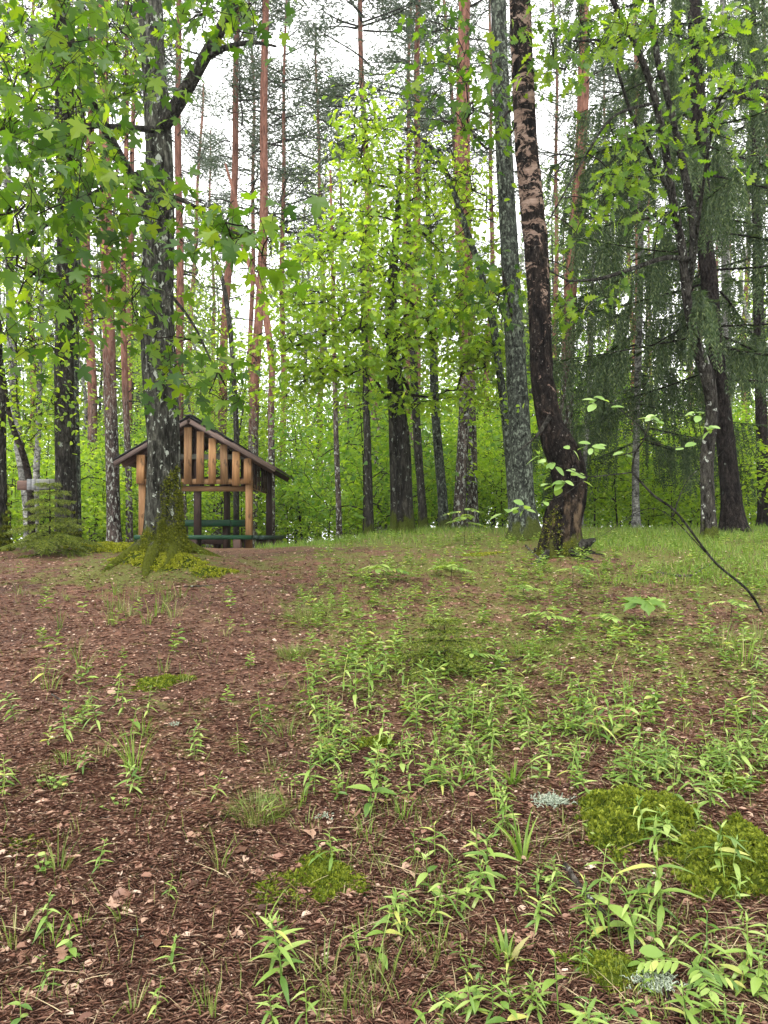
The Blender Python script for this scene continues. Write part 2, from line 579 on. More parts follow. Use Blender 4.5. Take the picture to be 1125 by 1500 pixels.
M['bark_stick'] = bark_mat('fallen_wood', (.05, .042, .035), (.13, .115, .10), 18, 18, (.40, .43, .37), (.60, .66), 0, lscale=25)


def birch_mat():
    t = NT('peeling_birch_bark')
    tc = t.n('TexCoord'); sp = t.n('SeparateXYZ'); t.l(tc.outputs['Object'], sp.inputs[0])
    z = sp.outputs['Z']
    n1 = t.noise(t.coord((24, 24, 10)), 1.5, 9, .72, .4)
    dark = t.ramp(n1, [(.34, (.003, .0025, .002)), (.5, (.010, .0078, .0066)), (.62, (.034, .026, .021)), (.76, (.11, .088, .072))])
    nf = t.noise(t.coord((12, 12, 5)), 1.0, 6, .6, .8)
    dark = t.mix(1.0, dark, t.ramp(nf, [(.36, (.2, .2, .2)), (.47, (.8, .8, .8)), (.58, (1.2, 1.15, 1.1)), (.7, (2.6, 2.3, 2.1))]), 'MULTIPLY')
    nb = t.noise(t.coord((6.5, 6.5, 10)), 1.0, 10, .72, .7)
    thr = t.step(z, 1.5, 3.4)
    f = t.step(t.math('ADD', nb, t.math('MULTIPLY', thr, .125)), .625, .655)
    n2 = t.noise(t.coord((4, 4, 30)), 1.2, 6, .6)
    peach = t.ramp(n2, [(.3, (.11, .075, .056)), (.5, (.24, .165, .125)), (.7, (.35, .265, .21))])
    fl = t.step(t.noise(t.coord((38, 38, 22)), 1, 5, .65), .62, .68)
    dark = t.mix(fl, dark, (.15, .135, .115))
    c = t.mix(f, dark, peach)
    nr = t.noise(t.coord((9, 9, 2)), 1, 5)
    brown = t.math('MULTIPLY', t.step(nr, .50, .62), t.math('SUBTRACT', 1.0, t.step(z, .35, .75)))
    c = t.mix(brown, c, t.mix(t.step(nf, .4, .62), (.012, .008, .005), (.12, .085, .052)))
    nm = t.noise(t.coord((5, 5, 3)), 1.0, 6)
    mf = t.step(t.math('ADD', t.math('MULTIPLY', z, -2.4), t.math('MULTIPLY', nm, 2.4)), .9, 1.2)
    c = t.mix(mf, c, (.075, .085, .014))
    h = t.math('SUBTRACT', n1, t.math('MULTIPLY', f, .15))
    h = t.math('ADD', h, nf)
    return t.out(t.principled(c, .92, .06, t.bump(h, 1.0, .10)))


M['bark_birch'] = birch_mat()


def wood_mat(name, c0, c1, paint=False, rough=.7):
    t = NT(name)
    oi = t.n('ObjectInfo')
    tc = t.n('TexCoord'); mp = t.n('Mapping'); mp.inputs['Scale'].default_value = (1.6, 22, 22)
    cb = t.n('CombineXYZ')
    t.l(t.math('MULTIPLY', oi.outputs['Random'], 30.0), cb.inputs[0]); t.l(cb.outputs[0], mp.inputs['Location'])
    t.l(tc.outputs['Object'], mp.inputs[0])
    n1 = t.noise(mp.outputs[0], 1.2, 7, .62, .6)
    c = t.ramp(n1, [(.28, [x * .6 for x in c0]), (.5, c0), (.72, c1)])
    nk = t.noise(t.coord((3, 6, 6)), 1.3, 4)
    c = t.mix(t.step(nk, .60, .72), c, [x * (.75 if paint else .45) for x in c0])
    m2 = t.mix(oi.outputs['Random'], (.55, .57, .60), (1.15, 1.12, 1.08))
    c = t.mix(1.0, c, m2, 'MULTIPLY')
    return t.out(t.principled(c, rough, .25, t.bump(n1, .25, .006)))


M['wood_orange'] = wood_mat('honey_timber', (.225, .118, .050), (.37, .215, .10))
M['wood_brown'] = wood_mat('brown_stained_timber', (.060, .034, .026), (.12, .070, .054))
M['wood_roof'] = wood_mat('weathered_roof_board', (.095, .065, .055), (.21, .155, .13))
M['wood_grey'] = wood_mat('grey_timber', (.13, .135, .11), (.26, .26, .21))
M['roof_felt'] = wood_mat('dark_roof_felt', (.030, .031, .033), (.065, .065, .066), rough=.8)
M['paint_green'] = wood_mat('green_painted_timber', (.009, .050, .022), (.016, .080, .038), True, .5)
M['paint_green_dark'] = wood_mat('dark_green_timber', (.015, .036, .024), (.032, .055, .040), True, .6)
M['wrap'] = wood_mat('grey_wrap', (.11, .115, .12), (.24, .245, .255), True, .5)


def ground_mat():
    t = NT('forest_floor')
    v = t.coord((1, 1, 1))
    n1 = t.noise(v, 55, 8, .7, .3)
    n2 = t.noise(v, 2.6, 5, .6)
    n3 = t.noise(v, 160, 4, .7)
    soil = t.ramp(n1, [(.28, (.026, .012, .008)), (.44, (.078, .037, .024)), (.60, (.145, .076, .051)), (.76, (.24, .145, .10))])
    n4 = t.noise(v, 17, 6, .7, .5)
    soil = t.mix(1.0, soil, t.ramp(n4, [(.3, (.45, .43, .43)), (.5, (.95, .95, .95)), (.7, (1.5, 1.42, 1.36))]), 'MULTIPLY')
    soil = t.mix(t.step(n2, .48, .68), soil, t.mix(.35, soil, (.15, .092, .058)))
    n5 = t.noise(v, .9, 4, .6, .6)
    soil = t.mix(1.0, soil, t.ramp(n5, [(.36, (.62, .60, .60)), (.5, (1, 1, 1)), (.66, (1.18, 1.15, 1.1))]), 'MULTIPLY')
    soil = t.mix(t.step(n3, .63, .75), soil, (.27, .18, .125))
    at = t.n('Attribute'); at.attribute_name = 'green'
    nm = t.noise(v, 7, 7, .65)
    f = t.step(t.math('ADD', nm, t.math('MULTIPLY', at.outputs['Fac'], .42)), .56, .76)
    mossc = t.ramp(t.noise(v, 120, 4), [(.3, (.045, .050, .012)), (.6, (.11, .112, .026)), (.8, (.19, .175, .06))])
    c = t.mix(f, soil, mossc)
    h = t.math('ADD', n1, t.math('MULTIPLY', n3, .5))
    return t.out(t.principled(c, .9, .15, t.bump(h, .9, .02)))


M['ground'] = ground_mat()


# ================================================================== THE SETTING: ground
def green_mask(x, y):
    """where moss and green cover grow: right of the trodden lane, on the crest, a little on the left edge"""
    px = CX + x / np.maximum(y, .6) * FPX
    lane = sstep(px, 330, 520) * (.2 + .8 * sstep(y, 2.6, 5.5))
    crest = sstep(y, 8.2, 9.5) * sstep(px, 330, 480)
    m = .48 * lane + .65 * crest + .25 * vnoise(x * 1.7, y * 1.7, seed=44)
    m = m + .30 * sstep(px, 900, 1050) * sstep(y, 5.0, 7.5) - .12 * (1 - sstep(y, 1.5, 4))
    m = m + .9 * np.exp(-((x + 2.15) ** 2 / .5 + (y - 6.9) ** 2 / .35)) + .8 * np.exp(-((x + 3.2) ** 2 / .9 + (y - 8.8) ** 2 / .5))
    return np.clip(m, 0, 1)


def build_ground():
    ys = [-8.0]
    while ys[-1] < 160:
        y = ys[-1]
        st = .5 if y < 0 else (.12 if y < 1 else (.03 if y < 5 else (.05 if y < 12 else .05 + (y - 12) * .06)))
        ys.append(y + st)
    ys = np.array(ys)
    u = np.linspace(-1, 1, 281)
    u = .75 * u + .25 * u ** 3
    X = u[None] * (1.35 * np.clip(ys, 0, None)[:, None] + 5.0)
    Y = np.broadcast_to(ys[:, None], X.shape)
    Z = H(X, Y) + np.where(Y < 9, 1, 0) * .006 * vnoise(X * 14, Y * 14, seed=21)
    V = np.stack([X, Y, Z], -1).reshape(-1, 3)
    n = len(u); i = np.arange(len(ys) - 1)[:, None] * n; j = np.arange(n - 1)[None]
    Q = np.stack([i + j, i + j + 1, i + n + j + 1, i + n + j], -1).reshape(-1, 4)
    o = MB().add(V, Q).build('ground', M['ground'], smooth=True, kind='structure')
    a = o.data.attributes.new('green', 'FLOAT', 'POINT')
    a.data.foreach_set('value', green_mask(V[:, 0], V[:, 1]).astype(np.float32))


build_ground()

# ================================================================== TREES
def px_path(spec, d, extra=0.0):
    """[(px, py, width px)] at depth d -> points and radii"""
    pts = np.array([P(a, b, d) for a, b, w in spec]); r = np.array([w / FPX * d / 2 for a, b, w in spec])
    return pts, r


def named_tree(name, label, spec, d, mat, n=20, step=.05, ridge=.07, flare=.9, fr=5.0, fz=2.2, sink=.25, dspec=None, cat='tree', group=None):
    """a tree whose trunk follows points seen in the picture, standing on the ground at depth d"""
    pts, r = px_path(spec, d)
    if dspec is not None:
        for i, dd in enumerate(dspec):
            a, b, w = spec[i]; pts[i] = P(a, b, dd); r[i] = w / FPX * dd / 2
    base = pts[0].copy(); base[2] = float(H(base[0], base[1]))
    pts[0][2] = base[2]
    full = np.hstack([pts, r[:, None]])
    full = np.vstack([full[0] + [0, 0, -sink, 0], full])
    c = catmull(full, step)
    p, rr = c[:, :3], np.abs(c[:, 3])
    hgt = np.clip(p[:, 2] - base[2], -.05, None)
    rr = rr * (1 + flare * np.exp(-np.clip(hgt, 0, None) / .16) * .55)
    root = thing(name, label, cat, base, group=group)
    mb = MB(); tube(mb, p - base, rr, n, ridge, seed=len(name) + int(spec[0][0]), fr=fr, fz=fz)
    mb.build('trunk', mat, root, True)
    return root, p, rr, base


def stalk_of(C, n, T):
    C = np.repeat(np.asarray(C, float), n, 0); K = len(T)
    mid = (C + T) / 2 + [0, 0, .02]
    w = np.array([[.0014, 0, 0], [0, .0014, 0]])
    V, Q = [], []
    ring = np.array([(1, 0, 0), (0, 1, 0), (-1, -1, 0)]) * .0016
    P3 = np.stack([C, mid, T], 1)                                    # K,3,3
    V = (P3[:, :, None, :] + ring[None, None] * np.array([1.3, 1, .7])[None, :, None, None]).reshape(-1, 3)
    q = [(3 * a + j, 3 * a + (j + 1) % 3, 3 * a + 3 + (j + 1) % 3, 3 * a + 3 + j) for a in range(2) for j in range(3)]
    Q = (np.array(q)[None] + (np.arange(K) * 9)[:, None, None]).reshape(-1, 4)
    return V, Q


def crown_parts(root, base, g, mat_wood, leaf_tpl, C, n, spread, size, mat_leaf, seed, indiv=0, droop=.6, outward=None, flat=.4, vs=.6, lname='leaf', stuffname='crown', keep_front=None):
    rng = np.random.default_rng(seed)
    mb = MB(); branches(mb, g)
    for a in mb.v:
        a -= base
    mb.build('twigs', mat_wood, root, True, 'stuff')
    Mx, T = leaf_xf(C, n, spread, size, rng, droop, outward, flat, vs)
    stalk = stalk_of(C, n, T)
    V_ = stalk[0] - base
    MB().add(V_, stalk[1]).build('leaf_stalks', M['bark_twig'], root, kind='stuff')
    T = T - base
    if indiv:
        W = T + base
        sz = np.linalg.norm(Mx[:, :, 1], axis=1) / W[:, 1]
        px = CX + W[:, 0] / W[:, 1] * FPX; py = HZ - (W[:, 2] - EYE) / W[:, 1] * FPX
        sz = np.where((px > -20) & (px < 1145) & (py > -20), sz, 0)
        order = np.argsort(-sz)
        pick, rest = order[:indiv], order[indiv:]
        mes = []
        for cv, tw in ((0, 0), (.28, .2), (-.3, -.25), (.1, .4)):
            V_ = leaf_tpl[0].copy()
            V_[:, 2] += -cv * V_[:, 1] ** 2 + tw * V_[:, 0] * V_[:, 1] - .45 * cv * V_[:, 0] ** 2
            mes.append(MB().add(V_, leaf_tpl[1], leaf_tpl[2]).mesh('leaf', mat_leaf))
        for i in pick:
            o = link(lname, mes[int(i) % 4], root)
            m4 = Matrix.Identity(4)
            for r_ in range(3):
                for c_ in range(3):
                    m4[r_][c_] = Mx[i, r_, c_]
                m4[r_][3] = T[i, r_]
            o.matrix_local = m4
    else:
        rest = np.arange(len(T))
    if len(rest):
        MB().stamp(leaf_tpl, Mx[rest], T[rest]).build(stuffname, mat_leaf, root, kind='stuff')


def trunk_moss(root, p, rr, base, zmax, n, seed, tip=.02, side=None):
    rng = np.random.default_rng(seed)
    q = p - base; k = rng.random(n) ** 1.5 * zmax
    i = np.array([np.abs(q[:, 2] - z).argmin() for z in k]); a = rng.random(n) * 2 * PI
    nz = fbm(np.cos(a) * 1.6, np.sin(a) * 1.6, q[i, 2] * 3.2, 2, seed)
    lim = .45 + .5 * nz + (0 if side is None else .35 * np.cos(a - side))
    ok = k / zmax < np.clip(lim, .18, 1.0)
    i, a = i[ok], a[ok]
    N = np.stack([np.cos(a), np.sin(a), np.zeros(len(a))], 1)
    T = q[i] + N * (rr[i] * .97)[:, None]
    T = np.repeat(T, 2, 0) + rng.normal(0, .008, (2 * len(a), 3)); N = np.repeat(N, 2, 0)
    d = N * .8 + rng.normal(0, .5, N.shape) + [0, 0, -.25]
    MB().stamp(DIAM, frames(d, rng.normal(0, 1, N.shape), tip * rng.uniform(.6, 1.3, len(N))), T).build('moss', M['moss_trunk'], root, kind='stuff')


def roots(root, base, spec, r0, mat, seed):
    rng = np.random.default_rng(seed)
    for a, L in spec:
        t = np.linspace(0, 1, 12); rr_ = .10 + L * t; aa = a + .5 * t * rng.normal(0, 1)
        x, y = np.cos(aa) * rr_, np.sin(aa) * rr_
        z = H(base[0] + x, base[1] + y) - base[2] + r0 * (.9 * (1 - t) ** 1.5 - .55 * t) + .07 * np.exp(-t * 7)
        mb = MB(); tube(mb, np.stack([x, y, z], 1), r0 * (1 - .75 * t), 8, .12, seed)
        mb.build('root', mat, root, True)


M['moss_trunk'] = leaf_mat('trunk_moss', [(0, (.030, .042, .005)), (.5, (.085, .10, .009)), (1, (.18, .19, .020))], .3, (1.3, 1.3, .5), .7, .1)
# ---- the maple in front of the shelter
MAPLE_D = 7.2
m_spec = [(241, 812, 58), (240, 760, 56), (240, 670, 53), (236, 570, 54), (230, 480, 53), (231, 400, 52), (234, 300, 48), (232, 203, 44), (224, 84, 40), (221, 0, 38), (216, -160, 32), (214, -420, 22)]
m_spec = [(a, b, w * .87) for a, b, w in m_spec]
root, tp, tr, base = named_tree('maple_tree', 'old maple with lichen-flecked trunk and mossy foot, standing before the wooden shelter', m_spec, MAPLE_D, M['bark_maple'], n=40, step=.03, ridge=.085, flare=.85, fr=4.5, fz=1.6)
trunk_moss(root, tp, tr, base, .85, 9000, 3, .022, 0.0)
roots(root, base, ((.5, .55), (1.9, .6), (3.4, .7), (4.5, .75), (5.5, .55)), .075, M['bark_maple'], 4)
limbs = MB()
limb_pts = []
for sp_, dd in (([(240, 185, 20), (262, 150, 20), (292, 98, 17), (318, 52, 16), (345, 0, 15), (380, -90, 11)], (7.1, 7.0, 6.9, 6.8, 6.7, 6.6)),
                ([(222, 330, 17), (205, 285, 17), (176, 230, 15), (150, 180, 14), (128, 130, 13), (105, 60, 11), (80, -30, 8)], (7.15, 7.1, 6.9, 6.7, 6.5, 6.3, 6.1)),
                ([(300, 85, 11), (335, 68, 8), (370, 62, 6), (405, 68, 3)], (6.85, 6.8, 6.8, 6.8)),
                ([(228, 250, 10), (180, 262, 8), (110, 300, 7), (40, 345, 6), (-40, 372, 4)], (7.1, 6.5, 5.9, 5.4, 5.0)),
                ([(225, 190, 9), (140, 185, 7), (60, 195, 6), (-30, 185, 4)], (7.1, 6.2, 5.4, 5.0)),
                ([(232, 280, 8), (280, 300, 6), (330, 335, 5), (380, 350, 3)], (7.0, 6.0, 5.1, 4.6)),
                ([(240, 420, 6), (280, 470, 4), (310, 530, 3), (330, 565, 2)], (7.0, 6.2, 5.6, 5.3))):
    pp = np.array([np.append(P(a, b, dv), w / FPX * dv / 2) for (a, b, w), dv in zip(sp_, dd)])
    c = catmull(pp, .06)
    limbs = MB(); tube(limbs, c[:, :3] - base, c[:, 3], 10, .06, seed=len(limb_pts) + 3)
    limb_pts.append(c[::3, :3]); limbs.build('limb', M['bark_limb'], root, True)
A = ellipse_attr([(60, 60, 80, 70, 5.4, .8, 34), (160, 90, 80, 80, 6.0, .7, 24), (60, 200, 75, 60, 5.0, .7, 30), (140, 215, 65, 45, 5.6, .7, 14),
                  (60, 290, 70, 40, 4.8, .6, 18), (140, 300, 60, 35, 5.2, .5, 15), (90, 390, 90, 40, 4.9, .6, 17), (20, 470, 40, 50, 4.6, .5, 8), (90, 460, 40, 30, 4.9, .4, 5),
                  (200, 290, 50, 35, 5.6, .5, 8), (280, 335, 50, 40, 5.0, .4, 11), (330, 350, 40, 40, 4.6, .4, 9), (390, 375, 28, 26, 4.1, .25, 6),
                  (185, 400, 45, 40, 5.6, .5, 8), (205, 480, 35, 40, 5.7, .4, 6), (255, 520, 35, 35, 5.5, .3, 7), (300, 560, 45, 25, 5.3, .3, 8), (350, 580, 25, 25, 5.2, .2, 4),
                  (270, 60, 40, 50, 6.3, .5, 6), (360, 25, 45, 28, 6.4, .5, 12), (300, 15, 40, 20, 6.2, .4, 7),
                  (190, 150, 40, 60, 6.4, .4, 7), (-40, 200, 40, 200, 5.0, .8, 22), (120, -60, 160, 50, 5.6, 1, 30)], 11)
g = grow(np.vstack([tp[tp[:, 2] > 3.0][::6]] + limb_pts), A, .15, .05, .05, .25, 3, .0022, .42, .02)
crown_parts(root, base, g, M['bark_twig'], MAPLE, A, 5, .17, .112, M['maple_leaf'], 21, 300, .75, (0, -.25, 0), .5)

# ---- the peeling birch with the bent foot
b_spec = [(820, 812, 66), (825, 764, 59), (836, 724, 53), (833, 683, 55), (819, 652, 51), (806, 621, 43), (798, 580, 38), (793, 540, 37), (788, 400, 36), (771, 205, 36), (766, 103, 35), (762, 0, 34), (754, -200, 30), (748, -420, 22)]
b_spec = [(a, b, w * .88) for a, b, w in b_spec]
root, tp, tr, base = named_tree('birch_tree', 'leaning birch with bent dark foot and peach bark peeling in bands', b_spec, 7.3, M['bark_birch'], n=48, step=.025, ridge=.11, flare=.12, fr=6.5, fz=3.2)
roots(root, base, ((-.4, .4), (1.2, .5), (2.7, .5), (3.9, .45), (5.0, .4)), .045, M['bark_limb'], 6)
trunk_moss(root, tp, tr, base, .5, 2500, 5, .018, PI)
for sp_, dd in (([(845, 800, 22), (858, 797, 16), (866, 792, 9), (872, 790, 5)], 7.2), ([(806, 610, 7), (785, 640, 4), (760, 660, 2)], 7.0)):
    pp = np.array([np.append(P(a, b, dd), w / FPX * dd / 2) for a, b, w in sp_])
    c = catmull(pp, .03); mb = MB(); tube(mb, c[:, :3] - base, c[:, 3], 8, .12, seed=8)
    mb.build('branch_stub', M['bark_limb'], root, True)
A = ellipse_attr([(750, -260, 220, 120, 7.5, 1.5, 40)], 5)
g = grow(tp[tp[:, 2] > 6][::6], A, .3, .1, .05, .5, 3, .004)
crown_parts(root, base, g, M['bark_twig'], DIAM, A, 22, .3, .055, M['under_leaf'], 5)

# ---- grey lichened trunk beside the birch
g_spec = [(768, 782, 37), (765, 700, 32), (760, 600, 30), (753, 480, 28), (747, 380, 26), (740, 250, 24), (734, 120, 23), (730, 0, 22), (722, -250, 17), (718, -480, 12)]
root, tp, tr, base = named_tree('aspen_tree', 'straight aspen with grey-green lichened bark close beside the leaning birch', g_spec, 9.6, M['bark_grey'], n=28, step=.05, ridge=.06)
A = ellipse_attr([(625, 120, 25, 50, 8.2, .5, 8), (690, 90, 60, 60, 8.2, .8, 16), (640, 50, 40, 40, 8.4, .5, 6), (700, 190, 45, 40, 8.4, .6, 10), (740, 140, 30, 80, 8.6, .3, 6), (660, 200, 40, 40, 8, .4, 5),
                  (690, 400, 60, 40, 8.6, .6, 14), (735, 440, 30, 60, 8.8, .4, 8), (650, 430, 40, 50, 8.6, .5, 10), (700, -80, 120, 60, 8.5, 1, 20)], 8)
g = grow(tp[tp[:, 2] > 3.4][::5], A, .2, .06, .05, .3, 9, .0028, .42, .03)
crown_parts(root, base, g, M['bark_twig'], MAPLE, A, 5, .15, .115, M['maple_leaf'], 23, 200, .75, None, .5)

# ---- oak on the right with a crooked stem and a second stem
o_spec = [(1040, 778, 23), (1037, 730, 22), (1036, 674, 22), (1043, 605, 20), (1037, 554, 22), (1020, 503, 18), (1006, 434, 15), (1000, 370, 14), (985, 290, 13), (974, 215, 12), (957, 137, 11), (932, 68, 10), (897, 0, 8), (860, -80, 6)]
o_spec = [(a, b, w * .86) for a, b, w in o_spec]
root, tp, tr, base = named_tree('oak_tree', 'slender crooked oak with white-flecked mossy trunk in front of the spruce', o_spec, 9.2, M['bark_oakmoss'], n=24, step=.05, ridge=.09, dspec=(9.2, 9.2, 9.2, 9.1, 9.0, 8.9, 8.7, 8.6, 8.4, 8.2, 8.0, 7.8, 7.5, 7.2))
limbs = MB(); limb_pts = []
for sp_, dd in (([(1006, 434, 12), (1016, 342, 12), (1000, 240, 11), (977, 137, 10), (963, 86, 9), (954, 0, 8), (945, -90, 6)], (8.7, 8.7, 8.6, 8.5, 8.4, 8.3, 8.2)),
                ([(1012, 380, 8), (975, 378, 7), (930, 392, 6), (880, 408, 5), (830, 412, 3)], (8.6, 8.3, 8.0, 7.7, 7.4)),
                ([(985, 290, 6), (930, 180, 5), (890, 70, 4), (840, 60, 3)], (8.4, 8.0, 7.6, 7.2)),
                ([(1010, 420, 6), (1050, 160, 4), (1100, 145, 4), (1160, 140, 3)], (8.7, 7.6, 7.0, 6.8)),
                ([(960, 150, 5), (900, 170, 4), (860, 225, 3), (800, 330, 2)], (8.0, 7.6, 7.3, 7.2))):
    pp = np.array([np.append(P(a, b, dv), w / FPX * dv / 2) for (a, b, w), dv in zip(sp_, dd)])
    c = catmull(pp, .06); limbs = MB(); tube(limbs, c[:, :3] - base, c[:, 3], 8, .06, seed=len(limb_pts)); limb_pts.append(c[::3, :3])
    limbs.build('limb', M['bark_limb'], root, True)
A = ellipse_attr([(850, 45, 80, 40, 7.3, .5, 22), (830, 100, 60, 25, 7.2, .4, 10), (930, 30, 60, 30, 7.6, .5, 12), (1020, 45, 40, 30, 7.6, .5, 9), (1060, 50, 40, 25, 7.2, .4, 7),
                  (1020, 110, 30, 25, 7.4, .4, 6), (1090, 145, 45, 40, 6.9, .4, 11), (900, 240, 50, 40, 7.6, .4, 10), (940, 205, 40, 35, 7.7, .4, 8), (930, 275, 40, 40, 7.7, .4, 9), (870, 300, 40, 30, 7.4, .3, 8),
                  (975, 320, 55, 22, 7.9, .4, 10), (1035, 175, 30, 30, 7.4, .4, 6), (850, 335, 35, 22, 7.2, .3, 5), (1000, 190, 30, 40, 7.8, .4, 5), (850, 440, 50, 25, 7.6, .3, 7), (900, 420, 40, 20, 7.8, .3, 4),
                  (1100, 230, 30, 30, 7, .3, 4), (960, -60, 200, 50, 7.5, .8, 26), (790, 30, 30, 30, 7.1, .3, 5)], 14)
g = grow(np.vstack([tp[tp[:, 2] > 4][::5]] + limb_pts), A, .18, .05, .05, .25, 5, .0026, .42, .02)
crown_parts(root, base, g, M['bark_twig'], OAK, A[np.random.default_rng(2).random(len(A)) < .78], 8, .11, .125, M['oak_leaf'], 27, 300, .55, None, .55)

# ---- spruces
def spruce_parts(root, height, z0, rmax, seed, nbr=80, density=1.0, xr=None):
    """drooping branches with hanging curtains of twigs; local coordinates, trunk line given by xr(z)"""
    rng = np.random.default_rng(seed)
    wood, TT, TM = MB(), [], []
    for b in range(nbr):
        f = (b + rng.random()) / nbr
        z = z0 + (height - z0) * f
        a = b * 2.399 + rng.normal(0, .3)
        L = rmax * (1 - f) ** .55 * rng.uniform(.75, 1.1) + .25
        n = 14; t = np.linspace(0, 1, n)
        drop = rng.uniform(.35, .6)
        zz = z - drop * L * (t ** 1.15) * (1.1 - .55 * t) + .08 * L * np.sin(t * PI * .5)
        cx, cy = xr(z) if xr else (0, 0)
        pts = np.stack([cx + np.cos(a) * L * t, cy + np.sin(a) * L * t, zz], 1)
        pts[:, 0] += .06 * L * np.sin(t * 3 + rng.random() * 6) ; pts[:, 1] += .06 * L * np.sin(t * 3 + rng.random() * 6)
        tube(wood, pts, np.linspace(.010 + .004 * L, .002, n), 5)
        m_ = int(L * 60); u_ = rng.uniform(.1, 1, m_); q_ = np.stack([np.interp(u_, t, pts[:, k]) for k in range(3)], 1)
        sd_ = rng.choice([-1, 1], m_)
        TT.append(q_); TM.append(frames(np.stack([np.cos(a) - sd_ * np.sin(a), np.sin(a) + sd_ * np.cos(a), rng.normal(-.25, .2, m_)], 1), np.array([0, 0, 1.]) + rng.normal(0, .3, (m_, 3)), rng.uniform(.07, .16, m_)))
        # hanging strands
        ns = int(L * 40 * density)
        cl = np.sort(rng.uniform(.18, 1, int(4 + L * 5)))
        s = np.clip(cl[rng.integers(0, len(cl), ns)] + rng.normal(0, .018, ns), .12, 1)
        bx = np.stack([np.interp(s, t, pts[:, k]) for k in range(3)], 1)
        sl = rng.uniform(.22, .80, ns) * (.55 + .45 * np.sin(s * PI * .9)) * min(1.2, .45 + .35 * L)
        side = rng.choice([-1, 1], ns)
        out = np.stack([np.cos(a) + side * np.sin(a) * rng.uniform(.2, 1.1, ns), np.sin(a) - side * np.cos(a) * rng.uniform(.2, 1.1, ns)], 1)
        for k in range(ns):
            m = max(4, int(sl[k] / .045))
            u = (np.arange(m) + .5) / m
            q = bx[k] + np.stack([out[k, 0] * .22 * sl[k] * np.sqrt(u), out[k, 1] * .22 * sl[k] * np.sqrt(u), -sl[k] * u], 1)
            TT.append(np.repeat(q, 3, 0))
            az = rng.random(3 * m) * 2 * PI
            tip = np.stack([np.cos(az) * .6, np.sin(az) * .6, -np.ones(3 * m) * rng.uniform(.5, 1.2)], 1)
            nr = rng.normal(0, 1, (3 * m, 3))
            TM.append(frames(tip, nr, rng.uniform(.04, .075, 3 * m)))
    wood.build('boughs', M['bark_spruce'], root, True, 'stuff')
    NEED = (np.array([(0, 0, 0), (.14, .35, 0), (0, 1, -.05), (-.14, .35, 0)]), [], np.array([(0, 1, 2), (0, 2, 3)]))
    MB().stamp(NEED, np.concatenate(TM), np.concatenate(TT)).build('crown', M['spruce_needle'], root, kind='stuff')


s_spec = [(1075, 772, 31), (1072, 742, 29), (1064, 660, 26), (1057, 600, 25), (1046, 503, 24), (1038, 400, 23), (1031, 342, 22), (1024, 171, 20), (1015, 0, 18), (1000, -300, 12), (990, -620, 4)]
root, tp, tr, base = named_tree('spruce_tree', 'tall dark spruce with long drooping curtains of grey-green twigs', s_spec, 10.8, M['bark_spruce'], n=24, step=.06, ridge=.07)
lp = tp - base
spruce_parts(root, lp[-1, 2], 2.2, 2.5, 3, 76, 1.4, lambda z: (np.interp(z, lp[:, 2], lp[:, 0]), 0))
root, tp, tr, base = named_tree('spruce_tree', 'smaller spruce with pale slim trunk and low drooping branches between birch and oak', [(932, 778, 11), (931, 700, 10), (934, 560, 10), (938, 400, 9), (940, 200, 7), (942, 90, 3)], 13.2, M['bark_pale'], n=14, step=.08, ridge=.05)
lp2 = tp - base
spruce_parts(root, lp2[-1, 2], 1.4, 2.1, 7, 48, 1.15, lambda z: (np.interp(z, lp2[:, 2], lp2[:, 0]), 0))
root, tp, tr, base = named_tree('spruce_tree', 'spruce leaning in behind the oak with tiers of twigs hanging low', [(1120, 780, 18), (1115, 600, 16), (1110, 400, 14), (1105, 100, 10), (1100, -120, 4)], 14.5, M['bark_spruce'], n=14, step=.1, ridge=.05)
lp3 = tp - base
spruce_parts(root, lp3[-1, 2], 2.6, 1.9, 9, 34, .6, lambda z: (np.interp(z, lp3[:, 2], lp3[:, 0]), 0))

# ---- dark oak in the middle with the wide light-green crown
d_spec = [(592, 788, 23), (593, 740, 22), (590, 660, 21), (583, 590, 20), (577, 520, 18), (573, 470, 16), (576, 400, 13), (582, 320, 9), (588, 220, 6)]
root, tp, tr, base = named_tree('oak_tree', 'dark double-stemmed oak with wide light-green crown behind the grassy crest', d_spec, 11.6, M['bark_dark'], n=26, step=.05, ridge=.09)
mb = MB(); c = catmull(np.array([np.append(P(a, b, 11.5), w / FPX * 11.5 / 2) for a, b, w in [(577, 795, 11), (577, 740, 10), (575, 650, 10), (572, 560, 9), (570, 500, 8), (572, 465, 5)]]), .05)
tube(mb, c[:, :3] - base, c[:, 3], 14, .09, seed=2); mb.build('second_stem', M['bark_dark'], root, True)
A = ellipse_attr([(560, 300, 70, 60, 11.2, 1, 34), (530, 210, 40, 50, 11, .6, 12), (620, 330, 90, 60, 11.2, 1.2, 36), (500, 400, 80, 60, 11, 1.2, 36), (600, 430, 110, 60, 11, 1.2, 44), (690, 380, 50, 50, 11, .8, 14),
                  (460, 480, 60, 40, 10.8, 1, 22), (540, 500, 70, 40, 10.8, 1, 24), (650, 510, 80, 50, 10.8, 1, 30), (430, 560, 40, 40, 10.8, .6, 10), (520, 560, 80, 30, 10.8, .8, 14), (650, 580, 60, 30, 11, .8, 14), (700, 470, 50, 60, 10.8, .8, 14),
                  (470, 340, 40, 40, 11, .6, 8), (545, 150, 20, 30, 10.8, .5, 4), (530, 220, 30, 70, 10.8, .5, 10), (430, 430, 40, 30, 10.6, .6, 12), (420, 510, 40, 25, 10.5, .6, 12), (480, 540, 60, 20, 10.4, .8, 16), (700, 430, 60, 20, 10.6, .8, 14), (720, 530, 40, 25, 10.6, .6, 10), (600, 470, 120, 25, 10.2, .8, 24), (560, 370, 110, 30, 10.4, 1, 24)], 31)
